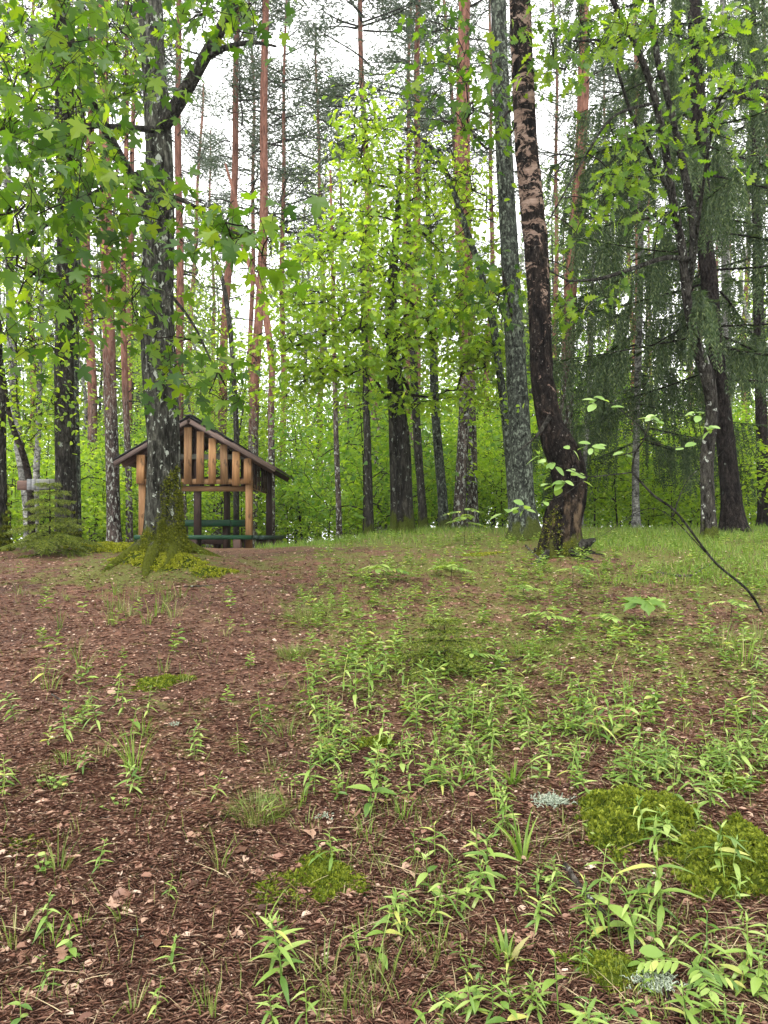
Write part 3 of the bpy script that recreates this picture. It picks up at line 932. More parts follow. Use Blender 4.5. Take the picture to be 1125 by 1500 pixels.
g = grow(tp[tp[:, 2] > 3.6][::4], A, .2, .05, .06, .3, 6, .0042, .45, .05)
crown_parts(root, base, g, M['bark_twig'], OAK, A, 18, .24, .122, M['under_leaf'], 33, 200, .3, None, .6, .22)

# ---- further trees whose stems can be told apart
def stem(name, label, spec, d, mat, n=14, ridge=.06, crown=None, leafmat='under_leaf', group=None, mossy=0):
    root, tp, tr, base = named_tree(name, label, spec, d, M[mat], n=n, step=.08, ridge=ridge, flare=.5, group=group)
    if mossy:
        trunk_moss(root, tp, tr, base, mossy, 4500, int(d * 7), .03)
    if crown:
        A = ellipse_attr(crown, int(spec[0][0]) + 500)
        zmin = max(A[:, 2].min() - 1.2, tp[0, 2] + 1)
        tt = tp[tp[:, 2] > zmin][::3]
        g = grow(tt, A, .25, .06, .06, .4, 3, .0035, .45, .04)
        crown_parts(root, base, g, M['bark_twig'], HEXL, A, 20, .24, .075, M[leafmat], int(d * 10), 0, .4, None, .6)


stem('lime_tree', 'dark thick-trunked tree with mossy foot behind the young spruce', [(98, 790, 34), (97, 740, 31), (95, 650, 28), (94, 560, 27), (96, 450, 26), (97, 330, 25), (95, 200, 27), (93, 80, 25), (90, 0, 24), (86, -250, 16)], 9.6, 'bark_dark', 24, .08,
     [(60, 480, 60, 60, 9.2, .7, 16), (130, 430, 40, 60, 9.3, .6, 12), (40, 360, 50, 60, 9.2, .7, 12), (120, 150, 90, 80, 9, 1, 30), (30, 90, 60, 80, 9, 1, 24), (150, 20, 90, 40, 9, 1, 22), (60, 600, 50, 30, 9.3, .4, 8)], mossy=.9)
stem('lime_tree', 'thin lichened trunk standing close behind the dark mossy-footed tree', [(113, 785, 13), (112, 700, 12), (110, 560, 11), (112, 400, 10), (116, 200, 9), (118, -60, 6)], 10.6, 'bark_grey', 12, .06, [(130, 330, 50, 60, 10.5, .6, 14), (120, 90, 60, 90, 10.4, .8, 20)])
stem('alder_tree', 'dark leaning trunk with thick moss at its foot at the edge of the wood', [(-6, 815, 34), (-4, 760, 26), (-2, 700, 20), (-2, 620, 18), (-6, 480, 16), (-12, 300, 14), (-18, 60, 10), (-22, -150, 7)], 8.2, 'bark_dark', 20, .08, [(-10, 330, 50, 100, 8, .5, 14), (10, 560, 30, 50, 7.9, .4, 6)], mossy=.8)
stem('birch_tree', 'leaning pale birch carrying the plank rail', [(42, 790, 13), (40, 740, 13), (33, 690, 13), (26, 640, 12), (20, 560, 12), (14, 420, 11), (10, 200, 9), (6, -60, 6)], 10.4, 'bark_pale', 12, .04, [(20, 380, 60, 90, 10.2, .8, 16), (30, 120, 80, 80, 10, .8, 20)])
stem('hazel_tree', 'forked dark crooked stem in front of the leaning pale birch', [(46, 790, 11), (45, 735, 10), (42, 700, 10), (34, 665, 9), (22, 635, 8), (12, 600, 6), (4, 540, 5), (-4, 480, 3)], 10.0, 'bark_twig', 10, .07, [(30, 560, 40, 40, 9.9, .4, 8), (60, 640, 30, 40, 10, .4, 6)])
stem('rowan_tree', 'thin pale trunk between the leaning birch and the dark mossy-footed tree', [(52, 790, 9), (53, 700, 9), (56, 640, 8), (58, 540, 7), (62, 400, 6), (60, 200, 4)], 12.2, 'bark_pale', 10, .04, [(60, 450, 50, 70, 12, .8, 14)])
stem('young_pine_tree', 'thin reddish S-bent stem rising right of the shelter roof', [(397, 795, 11), (398, 700, 10), (397, 600, 10), (398, 540, 9), (392, 480, 10), (383, 430, 8), (368, 395, 7), (352, 350, 6), (344, 290, 5), (330, 240, 3)], 17.5, 'bark_pine', 12, .05)
stem('young_oak_tree', 'thin dark bare stem leaning behind the shelter roof', [(346, 795, 9), (346, 640, 8), (343, 560, 8), (338, 490, 7), (330, 430, 7), (322, 395, 4), (312, 370, 2)], 17.0, 'bark_dark', 10, .05)
stem('young_pine_tree', 'very thin straight stem, dark below and reddish above, in the clearing', [(497, 790, 9), (496, 740, 8), (493, 660, 8), (491, 590, 7), (489, 480, 6), (487, 380, 5), (484, 250, 3)], 13.5, 'bark_pine', 10, .04, [(480, 330, 40, 60, 13.4, .6, 6)], 'far_leaf')
stem('alder_tree', 'dark straight alder trunk left of the double-stemmed oak', [(541, 790, 14), (540, 720, 12), (538, 640, 11), (535, 560, 10), (533, 430, 9), (530, 300, 6)], 14.2, 'bark_dark', 12, .07, [(520, 430, 60, 60, 14, .8, 16)])
stem('alder_tree', 'dark rough alder trunk just right of the double-stemmed oak', [(620, 785, 14), (617, 720, 13), (611, 640, 12), (606, 540, 11), (600, 420, 9), (598, 300, 6)], 14.6, 'bark_dark', 14, .08, [(620, 400, 70, 60, 14, .8, 16)])
stem('aspen_tree', 'grey lichened trunk curving gently leftward behind the crest', [(652, 785, 17), (648, 730, 15), (642, 660, 14), (637, 590, 12), (634, 500, 11), (630, 380, 9), (622, 200, 6)], 12.6, 'bark_grey', 14, .06, [(640, 300, 60, 70, 12.4, .8, 16)])
stem('bent_tree', 'thin grey mossy tree bowing far to the side from beside the grey aspen', [(752, 785, 13), (748, 700, 12), (740, 610, 12), (730, 530, 11), (722, 470, 11), (712, 430, 10), (702, 390, 9), (686, 345, 9), (668, 290, 8), (648, 240, 7), (622, 205, 5), (596, 188, 3)], 10.4, 'bark_grey', 14, .08, [(640, 250, 60, 50, 10.2, .6, 18), (690, 300, 50, 60, 10.2, .6, 16), (600, 210, 50, 40, 10.2, .5, 10), (720, 560, 40, 70, 10.2, .5, 12)], 'under_leaf')
stem('birch_tree', 'pale distant birch trunk showing behind the crooked oak', [(1066, 785, 14), (1065, 600, 13), (1063, 400, 12), (1060, 200, 10), (1058, -60, 7)], 15.5, 'bark_pale', 12, .04, [(1080, 180, 60, 100, 15, 1, 18)], 'far_leaf')
stem('birch_tree', 'slim white birch trunk glimpsed right of the bent birch foot', [(850, 785, 8), (856, 680, 7), (864, 560, 7), (868, 400, 6), (872, 240, 4)], 13.5, 'bark_pale', 10, .04, [(880, 260, 40, 90, 13.4, .6, 14)], 'far_leaf')


# ---- pines: three kinds of tree built once, then copied
def make_pine(seed, h, r, crown0):
    rng = np.random.default_rng(seed)
    root = thing('pine_tree', 'x', 'tree')
    n = int(h / .25); z = np.linspace(-.4, h, n)
    bx = .10 * np.sin(z * .35 + seed) + .05 * np.sin(z * .9 + seed * 2); by = .08 * np.sin(z * .3 + 2 * seed)
    bx -= np.interp(0, z, bx); by -= np.interp(0, z, by)
    pts = np.stack([bx, by, z], 1)
    rr = r * (1 - .72 * np.clip(z / h, 0, 1) ** 1.2) * (1 + .35 * np.exp(-np.clip(z, 0, None) / .3))
    mb = MB(); tube(mb, pts, rr, 14, .05, seed, 4, 1.5); mb.build('trunk', M['bark_pine'], root, True)
    wood = MB(); C = []
    for k in range(26):                                             # dead twigs below the crown
        zb = rng.uniform(3.5, crown0 + 1); a = rng.random() * 2 * PI; L = rng.uniform(.5, 1.8)
        t = np.linspace(0, 1, 7)
        bp = np.stack([np.interp(zb, z, bx) + np.cos(a) * L * t + .12 * L * np.sin(t * 5 + k), np.interp(zb, z, by) + np.sin(a) * L * t, zb + L * (.25 * t - .45 * t * t * rng.uniform(0, 1.6))], 1)
        tube(wood, bp, np.linspace(.022, .004, 7), 4)
    for k in range(44):
        f = rng.random() ** .8
        zb = crown0 + (h - crown0) * f; a = rng.random() * 2 * PI; L = (1 - f) ** .6 * rng.uniform(1.2, 2.6) + .4
        t = np.linspace(0, 1, 8)
        bp = np.stack([np.interp(zb, z, bx) + np.cos(a) * L * t + .1 * L * np.sin(t * 4 + k), np.interp(zb, z, by) + np.sin(a) * L * t, zb + L * (.15 * t + .25 * t * t * rng.uniform(-.5, 1.2))], 1)
        tube(wood, bp, np.linspace(.035, .006, 8), 4)
        for s in rng.uniform(.35, 1, int(4 + L * 4)):
            c0 = np.array([np.interp(s, t, bp[:, i]) for i in range(3)])
            C.append(c0 + rng.normal(0, .16 * L, 3) * [1, 1, .45])
    wood.build('boughs', M['bark_limb'], root, True, 'stuff')
    C = np.array(C)
    Mx, T = leaf_xf(C, 22, .22, .21, rng, -.1, None, 1.0, .55)
    NE = (np.array([(0, 0, 0), (.09, .4, 0), (0, 1, -.03), (-.09, .4, 0)]), [], np.array([(0, 1, 2), (0, 2, 3)]))
    MB().stamp(NE, Mx, T).build('crown', M['pine_needle'], root, kind='stuff')
    return root


PINES = [make_pine(1, 21, .16, 11.5), make_pine(2, 23, .15, 13.5), make_pine(3, 19, .135, 10.0), make_pine(4, 22, .14, 12.0)]
PINE_USED = [False] * 4


def put_tree(protos, used, k, x, y, s, rz, lean=(0, 0), label=None, group=None, sz=None):
    p = protos[k]
    o = p if not used[k] else copy_tree(p)
    used[k] = True
    o.location = (x, y, float(H(x, y)) - .02)
    o.rotation_euler = (lean[1], lean[0], rz)
    o.rotation_mode = 'XYZ'
    o.scale = (s, s, s if sz is None else sz)
    if label:
        o['label'] = label
    if group:
        o['group'] = group
    return o


def where(x, y):
    px = CX + x / y * FPX
    far = 'deep in the wood ' if y > 23 else ''
    if px < 150: return far + 'behind the dark mossy-footed tree'
    if px < 440: return far + 'behind the timber shelter'
    if px < 535: return far + 'between the shelter and the double-stemmed oak'
    if px < 640: return far + 'behind the double-stemmed oak'
    if px < 850: return far + 'behind the grey aspen and leaning birch'
    return far + 'behind the spruces and crooked oak'


# (px at ground, px at image top, depth, girth scale, kind, label)
PG = 'tall pines of the background wood'
SEEN = [(167, 150, 14.2, .95, 0, 'reddish pine with white-flecked lower bark left of the shelter'), (137, 136, 19, 1.0, 1, 'orange-barked pine half hidden behind leaves, left of the reddish flecked pine'),
        (190, 182, 17.5, .7, 2, 'thin reddish pine between the flecked pine and the shelter roof'), (270, 258, 18.5, .9, 3, 'red-barked pine rising just behind the shelter gable'),
        (316, 284, 20, .95, 0, 'pine rising behind the middle of the shelter roof'), (368, 345, 18.5, 1.05, 1, 'forked-looking orange pine behind the right half of the shelter roof'),
        (414, 408, 25, 1.0, 2, 'slim red pine right of the shelter, behind the S-bent stem'), (672, 655, 15.2, 1.0, 3, 'left of two close pines with flecked feet behind the crest'),
        (692, 688, 16.5, .95, 0, 'right of two close pines with flecked feet behind the crest'), (825, 800, 14, 1.05, 1, 'red-barked pine directly behind the leaning birch'),
        (560, 522, 20, 1.1, 2, 'tall orange pine above the double-stemmed oak crown'), (600, 580, 22, 1.15, 3, 'pale pink pine above the oak crown, left of the bowed grey tree'),
        (466, 470, 30, 1.0, 0, 'slender far pine above the middle understory'), (927, 925, 24, 1.0, 1, 'red pine stem showing through the spruce curtains')]
for pb, pt, d, s, k, lab in SEEN:
    x = (pb - CX) / FPX * d
    zt = EYE + HZ / FPX * d - float(H(x, d))
    lean = math.atan2((pt - pb) / FPX * d, zt)
    put_tree(PINES, PINE_USED, k, x, d, s * .84, pb * .37, (lean, 0), lab, PG, 1.0)
rng = np.random.default_rng(77)
placed = [((pb - CX) / FPX * d, d) for pb, pt, d, s, k, l in SEEN]
tries = 0
while len(placed) < 68 and tries < 4000:
    tries += 1
    y = rng.uniform(23, 50); x = rng.uniform(-1, 1) * (.62 * y + 3)
    if min((x - a) ** 2 + (y - b) ** 2 for a, b in placed) < 2.6:
        continue
    placed.append((x, y))
    put_tree(PINES, PINE_USED, int(rng.integers(4)), x, y, rng.uniform(.65, .95), rng.random() * 6.28, (rng.normal(0, .02), rng.normal(0, .02)), 'straight orange-topped pine ' + where(x, y), PG, rng.uniform(.9, 1.1))


# ---- understory: bushes and small broadleaf trees
def make_small_tree(seed, h, crown0, rad, nat, nleaf, leaf, mat, name, label, wood='bark_dark', r0=.04, spread=.22, bush=False):
    rng = np.random.default_rng(seed)
    root = thing(name, label, 'bush' if bush else 'tree')
    z = np.linspace(-.15, h * .93, max(6, int(h / .2)))
    trunk = np.stack([.06 * h * np.sin(z * .6 + seed), .05 * h * np.cos(z * .5 + seed), z], 1)
    trunk[:, :2] -= trunk[0, :2]
    mb = MB()
    tube(mb, trunk, r0 * (1 - .85 * np.clip(z / h, 0, 1)), 8, .06, seed)
    A = []
    while len(A) < nat:
        p = rng.uniform(-1, 1, 3)
        if (p ** 2).sum() > 1 or rng.random() > .35 + .65 * (p ** 2).sum():
            continue
        q = np.array([p[0] * rad, p[1] * rad, crown0 + (h - crown0) * (.5 + .5 * p[2])])
        if fbm(np.array([q[0] * .8]), np.array([q[1] * .8]), np.array([q[2] * .9]), 2, seed)[0] < -.35:
            continue
        q[:2] += np.array([np.interp(q[2], z, trunk[:, 0]), np.interp(q[2], z, trunk[:, 1])])
        A.append(q)
    A = np.array(A)
    g = grow(trunk[z > min(crown0 * .7, .3 * h)], A, .25, .06, .05, .5, seed, .0035, .42, r0 * .6)
    branches(mb, g, 4)
    mb.build('trunk', M[wood], root, True)
    Mx, T = leaf_xf(A, nleaf, spread, leaf, rng, .35, None, .5, .55)
    MB().stamp(HEXL, Mx, T).build('crown', M[mat], root, kind='stuff')
    return root


BL = 'bright yellow-green leafy bush of the understory behind the crest'
TL = 'slender young broadleaf tree with light green leaves in the understory'
BUSH = [make_small_tree(100 + i, [1.7, 2.4, 3.0, 2.0, 3.4][i], .15, [.9, 1.2, 1.5, 1.3, 1.6][i], [70, 110, 150, 90, 170][i], 15, .10, ['under_leaf', 'under_leaf', 'under_leaf2', 'under_leaf', 'under_leaf'][i], 'hazel_bush', BL, 'bark_twig', .02, .2, True) for i in range(5)]
TREES = [make_small_tree(200 + i, [5.5, 7.5, 6.5, 9.5, 8.5][i], [1.2, 2.0, 1.0, 3.0, 1.8][i], [1.4, 1.9, 1.7, 2.1, 1.8][i], [140, 200, 180, 230, 200][i], 15, .10, ['under_leaf', 'under_leaf', 'under_leaf2', 'under_leaf', 'under_leaf2'][i], 'young_broadleaf_tree', TL, ['bark_dark', 'bark_grey', 'bark_dark', 'bark_pale', 'bark_grey'][i], [.045, .06, .05, .07, .06][i], .26) for i in range(5)]
BU, TU = [False] * 5, [False] * 5
rng = np.random.default_rng(5)
BG, TG = 'bushes of the understory', 'young broadleaf trees of the understory'


def bush_label(k, s, x, y):
    h = [1.7, 2.4, 3.0, 2.0, 3.4][k] * s
    return ('low ' if h < 2.1 else ('tall ' if h > 3.5 else '')) + ('deeper green' if k == 2 else 'yellow-green') + ' leafy bush ' + where(x, y)


def tree_label(k, s, x, y):
    return ('small ' if s < .9 else 'tall ') + ['dark-stemmed', 'grey-stemmed', 'dark-stemmed', 'pale-stemmed', 'grey-stemmed'][k] + (' deep' if k in (2, 4) else ' light') + '-green young tree ' + where(x, y)


def blocked(x, y):
    px = CX + x / y * FPX
    if -5.6 < x < -1.2 and y < 18.2:
        return True
    if px > 850 and y < 17:
        return True
    return False


BIRCH = [make_small_tree(260 + i, [16, 18, 14][i], [6, 7, 4.5][i], [1.9, 2.2, 1.7][i], [190, 220, 170][i], 14, .11, 'far_leaf', 'tall_birch_tree', 'x', 'bark_pale', [.09, .10, .08][i], .34) for i in range(3)]
BIU = [False] * 3
for px_, d_, k_, lab_ in ((432, 27, 0, 'tall thin birch with pale leaves between the shelter and the tall orange pine'), (395, 31, 1, 'tall pale birch far behind the right end of the shelter roof'), (60, 24, 2, 'tall pale birch far behind the plank rail'), (245, 30, 0, 'tall pale birch far behind the maple trunk'), (480, 36, 1, 'distant tall birch above the left edge of the oak crown'), (640, 30, 2, 'tall pale birch far behind the bowed grey tree'), (850, 26, 0, 'tall pale birch far behind the leaning birch'), (1100, 25, 1, 'tall pale birch far behind the crooked oak'), (310, 38, 2, 'distant tall birch above the shelter ridge'), (720, 38, 0, 'distant tall birch behind the grey aspen')):
    x = (px_ - CX) / FPX * d_
    put_tree(BIRCH, BIU, k_, x, d_, 1.0, px_ * .3, label=lab_, group='tall pale birches of the background')
pl = []
tries = 0
while len(pl) < 108 and tries < 6000:
    tries += 1
    y = 15.6 + 14 * rng.random() ** 1.3; x = rng.uniform(-1, 1) * (.60 * y + 2)
    if blocked(x, y) or (pl and min((x - a) ** 2 + (y - b) ** 2 for a, b in pl) < .8):
        continue
    pl.append((x, y))
    k = int(rng.integers(5)); s = rng.uniform(.8, 1.35)
    put_tree(BUSH, BU, k, x, y, s, rng.random() * 6.28, label=bush_label(k, s, x, y), group=BG)
for px_, d_, k_, sc_ in ((1090, 13.6, 0, .95), (905, 14.5, 0, .9), (985, 15.5, 3, .8), (1130, 15, 1, .9), (870, 16, 1, 1.0), (1010, 17.5, 1, 1.1), (950, 17, 3, 1.0), (1075, 18, 2, 1.0)):
    x = (px_ - CX) / FPX * d_
    put_tree(BUSH, BU, k_, x, d_, sc_, px_ * .1, label='bright yellow-green bush growing under the spruce branches', group=BG)
pl = []
while len(pl) < 54 and tries < 12000:
    tries += 1
    y = 18.5 + 20 * rng.random(); x = rng.uniform(-1, 1) * (.60 * y + 2)
    px = CX + x / y * FPX
    if blocked(x, y) or (px > 820 and y < 21) or (pl and min((x - a) ** 2 + (y - b) ** 2 for a, b in pl) < 1.8):
        continue
    pl.append((x, y))
    k = int(rng.integers(5))
    s = rng.uniform(.75, 1.15)
    put_tree(TREES, TU, k, x, y, s, rng.random() * 6.28, label=tree_label(k, s, x, y), group=TG)

# ---- the far wood, one mass
rng = np.random.default_rng(9)
mbw, TT, TM = MB(), [], []
for k in range(190):
    y = rng.uniform(38, 85); x = rng.uniform(-1, 1) * (.66 * y + 6); h = rng.uniform(9, 21)
    z0 = float(H(x, y))
    zz = np.linspace(-.3, h, 8)
    tube(mbw, np.stack([x + .15 * np.sin(zz * .5 + k), y + 0 * zz, z0 + zz], 1), .15 * (1 - .8 * zz.clip(0) / h), 6)
    n = 520
    p = rng.normal(0, 1, (n, 3)); p = p / np.linalg.norm(p, axis=1, keepdims=True) * rng.random((n, 1)) ** .45
    low = rng.random() < .6
    c0 = np.array([x, y, z0 + (h * .5 if low else h * .78)])
    T = c0 + p * [2.0, 2.0, h * (.5 if low else .26)]
    TT.append(T); TM.append(frames(rng.normal(0, 1, (n, 3)), rng.normal(0, 1, (n, 3)), rng.uniform(.2, .42, n)))
o = mbw.build('distant_trunks', M['bark_limb'], None, True, 'stuff'); tag(o, 'grey trunks of the distant wood seen as one mass', 'trees')
o = MB().stamp(HEXL, np.concatenate(TM), np.concatenate(TT)).build('distant_foliage', M['far_leaf'], None, kind='stuff'); tag(o, 'pale green foliage of the distant wood behind all stems', 'foliage')


# ================================================================== SHELTER, TABLE, BENCHES, RAIL
def board(name, p0, p1, w, t, mat, parent, nrm=(0, -1, 0), org=(0, 0, 0), ch=.006, taper=1.0):
    p0 = np.asarray(p0, float) - org; p1 = np.asarray(p1, float) - org
    L = np.linalg.norm(p1 - p0); x = (p1 - p0) / L
    z = np.asarray(nrm, float); z = norm(z - x * np.dot(z, x)); y = np.cross(z, x)
    hw, ht = w / 2, t / 2; c = min(ch, t * .3)
    sec = np.array([(-hw + c, -ht), (hw - c, -ht), (hw, -ht + c), (hw, ht - c), (hw - c, ht), (-hw + c, ht), (-hw, ht - c), (-hw, -ht + c)])
    V = np.vstack([np.column_stack([np.zeros(8), sec]), np.column_stack([np.full(8, L), sec * taper])])
    Q = [(i, (i + 1) % 8, 8 + (i + 1) % 8, 8 + i) for i in range(8)]
    Q += [(7, 2, 1, 0), (6, 3, 2, 7), (5, 4, 3, 6), (8, 9, 10, 15), (15, 10, 11, 14), (14, 11, 12, 13)]
    o = MB().add(V, Q).build(name, mat, parent)
    m4 = Matrix.Identity(4)
    for r_ in range(3):
        m4[r_][0], m4[r_][1], m4[r_][2], m4[r_][3] = x[r_], y[r_], z[r_], p0[r_]
    o.matrix_local = m4
    return o


YF, YB = 13.5, 15.6                                                  # front and back gable
def X(px, d=YF): return (px - CX) / FPX * d
def Zp(py, d=YF): return EYE + (HZ - py) / FPX * d
gz = 1.12
xl, xr_, xc = X(209), X(365), X(287)
org = np.array([xc, (YF + YB) / 2, gz])
hut = thing('picnic_shelter', 'open timber picnic shelter with slatted gable and pitched board roof behind the mossy maple', 'shelter', org)
roof = link('roof', None, hut); gable = link('gable', None, hut)
rng = np.random.default_rng(4)
apex = (X(282), Zp(617)); eL = (X(175), Zp(679)); eR = (X(407), Zp(688))
def roof_z(x):
    if x < apex[0]:
        return np.interp(x, [eL[0], apex[0]], [eL[1], apex[1]])
    return np.interp(x, [apex[0], eR[0]], [apex[1], eR[1]])
pw = .12
for x, y, m in ((xl, YF, 'wood_orange'), (xr_, YF, 'wood_orange'), (xl, YB, 'wood_brown'), (xr_ + .04, YB, 'wood_brown'), (xc, YF + .12, 'wood_brown'), (xc + .12, YB, 'wood_brown')):
    board('post', (x, y, float(H(x, y)) - .15), (x, y, roof_z(x) - .09), pw, pw, M[m], hut, org=org, ch=.012)
zr = Zp(706); zt = Zp(669)                                            # bottom rail and upper rail of the gable
board('rail', (xl - .06, YF - .085, zr), (xr_ + .08, YF - .085, zr), .095, .045, M['wood_orange'], gable, org=org)
board('rail', (xl - .04, YF - .0, zt) if False else (xl + .07, YF + .02, zt), (xr_ - .07, YF + .02, zt), .09, .04, M['wood_grey'], gable, org=org)
board('rail', (xl + .07, YF + .03, Zp(716)), (xr_ - .07, YF + .03, Zp(716)), .09, .045, M['wood_orange'], gable, org=org)
for k in range(10):                                                    # vertical slats of the front gable
    x = xl + k * (xr_ - xl) / 9
    top = roof_z(x) - .11 + rng.uniform(-.01, .01)
    board('slat', (x + rng.normal(0, .008), YF - .132, zr - .055 + rng.uniform(-.03, .02)), (x + rng.normal(0, .01), YF - .132, top), .138 + rng.uniform(-.012, .012), .028, M['wood_orange'], gable, org=org)
for zz in (zr + .02, zt - .25):                                        # back wall: two rails and slats
    board('rail', (xl + .06, YB - .02, zz), (xr_ - .03, YB - .02, zz), .10, .04, M['wood_brown'], hut, org=org)
for k in range(9):
    x = xl + .12 + k * (xr_ - xl - .2) / 8
    board('slat', (x, YB + .025, zr - .05), (x, YB + .025, roof_z(x) - .12 if k not in (4,) else zt), .10, .026, M['wood_brown'], hut, org=org)
for xs in (xl, xr_):                                                  # side parapets
    for zz in (zr - .06, zr + .36):
        board('rail', (xs, YF + .07, zz), (xs, YB - .07, zz), .09, .04, M['wood_brown' if zz > zr else 'wood_orange'], hut, (1, 0, 0), org)
    for k in range(6):
        y = YF + .25 + k * .31
        board('slat', (xs + .035, y, zr - .10), (xs + .035, y, zr + .40), .09, .024, M['wood_brown'], hut, (1, 0, 0), org)
for y in (YF - .02, YB + .02):                                        # rafters
    for e in (eL, eR):
        p0 = np.array([apex[0], y, apex[1] - .075]); p1 = np.array([e[0], y, e[1] - .075])
        p0 += (p1 - p0) * .012
        board('rafter', p0, p0 + (p1 - p0) * .95, .10, .045, M['wood_brown'], roof, org=org)
Y0, Y1 = YF - .24, YB + .25
for e, sg in ((eL, -1), (eR, 1)):                                     # roof boards run along the ridge
    L = math.hypot(e[0] - apex[0], e[1] - apex[1]); ux, uz = (e[0] - apex[0]) / L, (e[1] - apex[1]) / L
    nb = 10
    nx, nz = -uz * sg, ux * sg
    for k in range(nb):
        s = (k + .5) / nb * L
        a = rng.uniform(-.02, .03)
        lift = .004 + (.012 if k % 2 else 0)
        px_, pz_ = apex[0] + ux * s + nx * lift, apex[1] + uz * s + nz * lift
        board('roof_board', (px_, Y0 + a, pz_), (px_, Y1 + rng.uniform(-.03, .03), pz_), L / nb * 1.12, .022, M['wood_roof'], roof, (nx, 0, nz), org)
    sl = .55 * L if sg > 0 else .98 * L                                # felt sheet near the ridge
    for k in range(3 if sg > 0 else 5):
        n_ = 3 if sg > 0 else 5
        s = (k + .5) / n_ * sl
        px_, pz_ = apex[0] + ux * s + nx * .05, apex[1] + uz * s + nz * .05
        board('roof_sheet', (px_, Y0 - .02, pz_ - .004 * (k % 2)), (px_, Y1 + .02, pz_ - .004 * (k % 2)), sl / n_ * 1.06, .018, M['roof_felt'], roof, (nx, 0, nz), org)
    board('barge_board', (apex[0] + ux * .03, Y0 - .035, apex[1] - .035 + uz * .03), (e[0], Y0 - .035, e[1] - .03), .075, .025, M['wood_roof'], roof, org=org)
board('ridge_cap', (apex[0], Y0 - .05, apex[1] + .062), (apex[0], Y1 + .03, apex[1] + .062), .16, .024, M['roof_felt'], roof, (0, 0, 1), org)

# table under the roof
tc = np.array([X(300, 14.55), 14.55, 0]); tg = float(H(tc[0], tc[1])); tz = Zp(762, 14.2)
tb = thing('picnic_table', 'green painted picnic table on brown legs under the shelter roof', 'table', (tc[0], tc[1], tg))
o3 = np.array([tc[0], tc[1], tg]); top = link('tabletop', None, tb)
for k in range(6):
    y = tc[1] - .5 + k * .2
    hw = .62 if k in (0, 5) else (.78 if k in (1, 4) else .86)
    board('top_board', (tc[0] - hw, y, tz - .02), (tc[0] + hw, y, tz - .02), .192, .04, M['paint_green'], top, (0, 0, 1), o3)
hx = [(-.62, -.6), (.62, -.6), (.86, -.2), (.86, .2), (.62, .6), (-.62, .6), (-.86, .2), (-.86, -.2)]
for k in range(8):
    a, b = np.array(hx[k]), np.array(hx[(k + 1) % 8]); dirn = (b - a) / np.linalg.norm(b - a)
    nn = np.array([dirn[1], -dirn[0], 0])
    a3 = np.array([tc[0] + a[0], tc[1] + a[1], tz - .055]) + nn * .014; b3 = np.array([tc[0] + b[0], tc[1] + b[1], tz - .055]) + nn * .014
    board('apron', a3, b3, .115, .026, M['paint_green'], top, nn, o3)
for sx in (-.42, .42):
    board('leg', (tc[0] + sx, tc[1], tg - .05), (tc[0] + sx, tc[1], tz - .04), .34, .09, M['wood_brown'], tb, (1, 0, 0), o3)
board('stretcher', (tc[0] - .42, tc[1], tg + .22), (tc[0] + .42, tc[1], tg + .22), .12, .05, M['wood_brown'], tb, (0, -1, 0), o3)
# benches
def bench(label, p0, p1, mat, w=.26):
    p0 = np.array(p0); p1 = np.array(p1); mid = (p0 + p1) / 2; gz_ = float(H(mid[0], mid[1]))
    og = np.array([mid[0], mid[1], gz_])
    b = thing('bench', label, 'bench', og, group='benches of the shelter')
    dr = norm(p1 - p0); sd = np.array([-dr[1], dr[0], 0])
    for s in (-1, 1):
        board('seat_board', p0 + sd * s * w * .26, p1 + sd * s * w * .26, w * .49, .075, M[mat], b, (0, 0, 1), og, .012)
    for f in (.12, .5, .88):
        q = p0 + (p1 - p0) * f; hz = float(H(q[0], q[1]))
        board('leg', (q[0], q[1], hz - .12), (q[0], q[1], p0[2] - .037), .16, .10, M['wood_brown'], b, dr, og, .012, 1.5)
zb = Zp(787)
bench('long green bench along the front of the shelter, half behind the mossy maple', (X(206) , YF - .22, zb), (X(372), YF - .22, zb), 'paint_green_dark' if False else 'paint_green')
bench('dark green bench along the side of the shelter nearest the clearing', (xr_ + .20, YF - .05, zb - .005), (xr_ + .20, YB + .1, zb - .005), 'paint_green_dark')
bench('dark green bench along the back of the shelter beyond the table', (xl + .15, YB - .35, zb), (xr_ - .15, YB - .35, zb), 'paint_green_dark')

# plank rail tied between the left trunks
rx0, rx1, ry = P(26, 711, 9.75), P(84, 709, 9.62), 9.7
rb = np.array([(rx0[0] + rx1[0]) / 2, ry, rx0[2]])
rail = thing('plank_rail', 'short weathered plank tied across trunks with pale grey wrap, above the young spruce', 'plank', rb)
board('plank', rx0, P(44, 711, 9.70), .125, .03, M['wood_brown'], rail, org=rb)
board('plank', P(43, 710, 9.66), rx1, .13, .03, M['wood_grey'], rail, org=rb)
for pxw, w in ((44, .06), (50, .05), (60, .07), (70, .05)):
    p = P(pxw, 710, 9.655)
    board('wrap', p - [w / 2, 0, 0], p + [w / 2, 0, 0], .145, .05, M['wrap'], rail, org=rb, ch=.01)

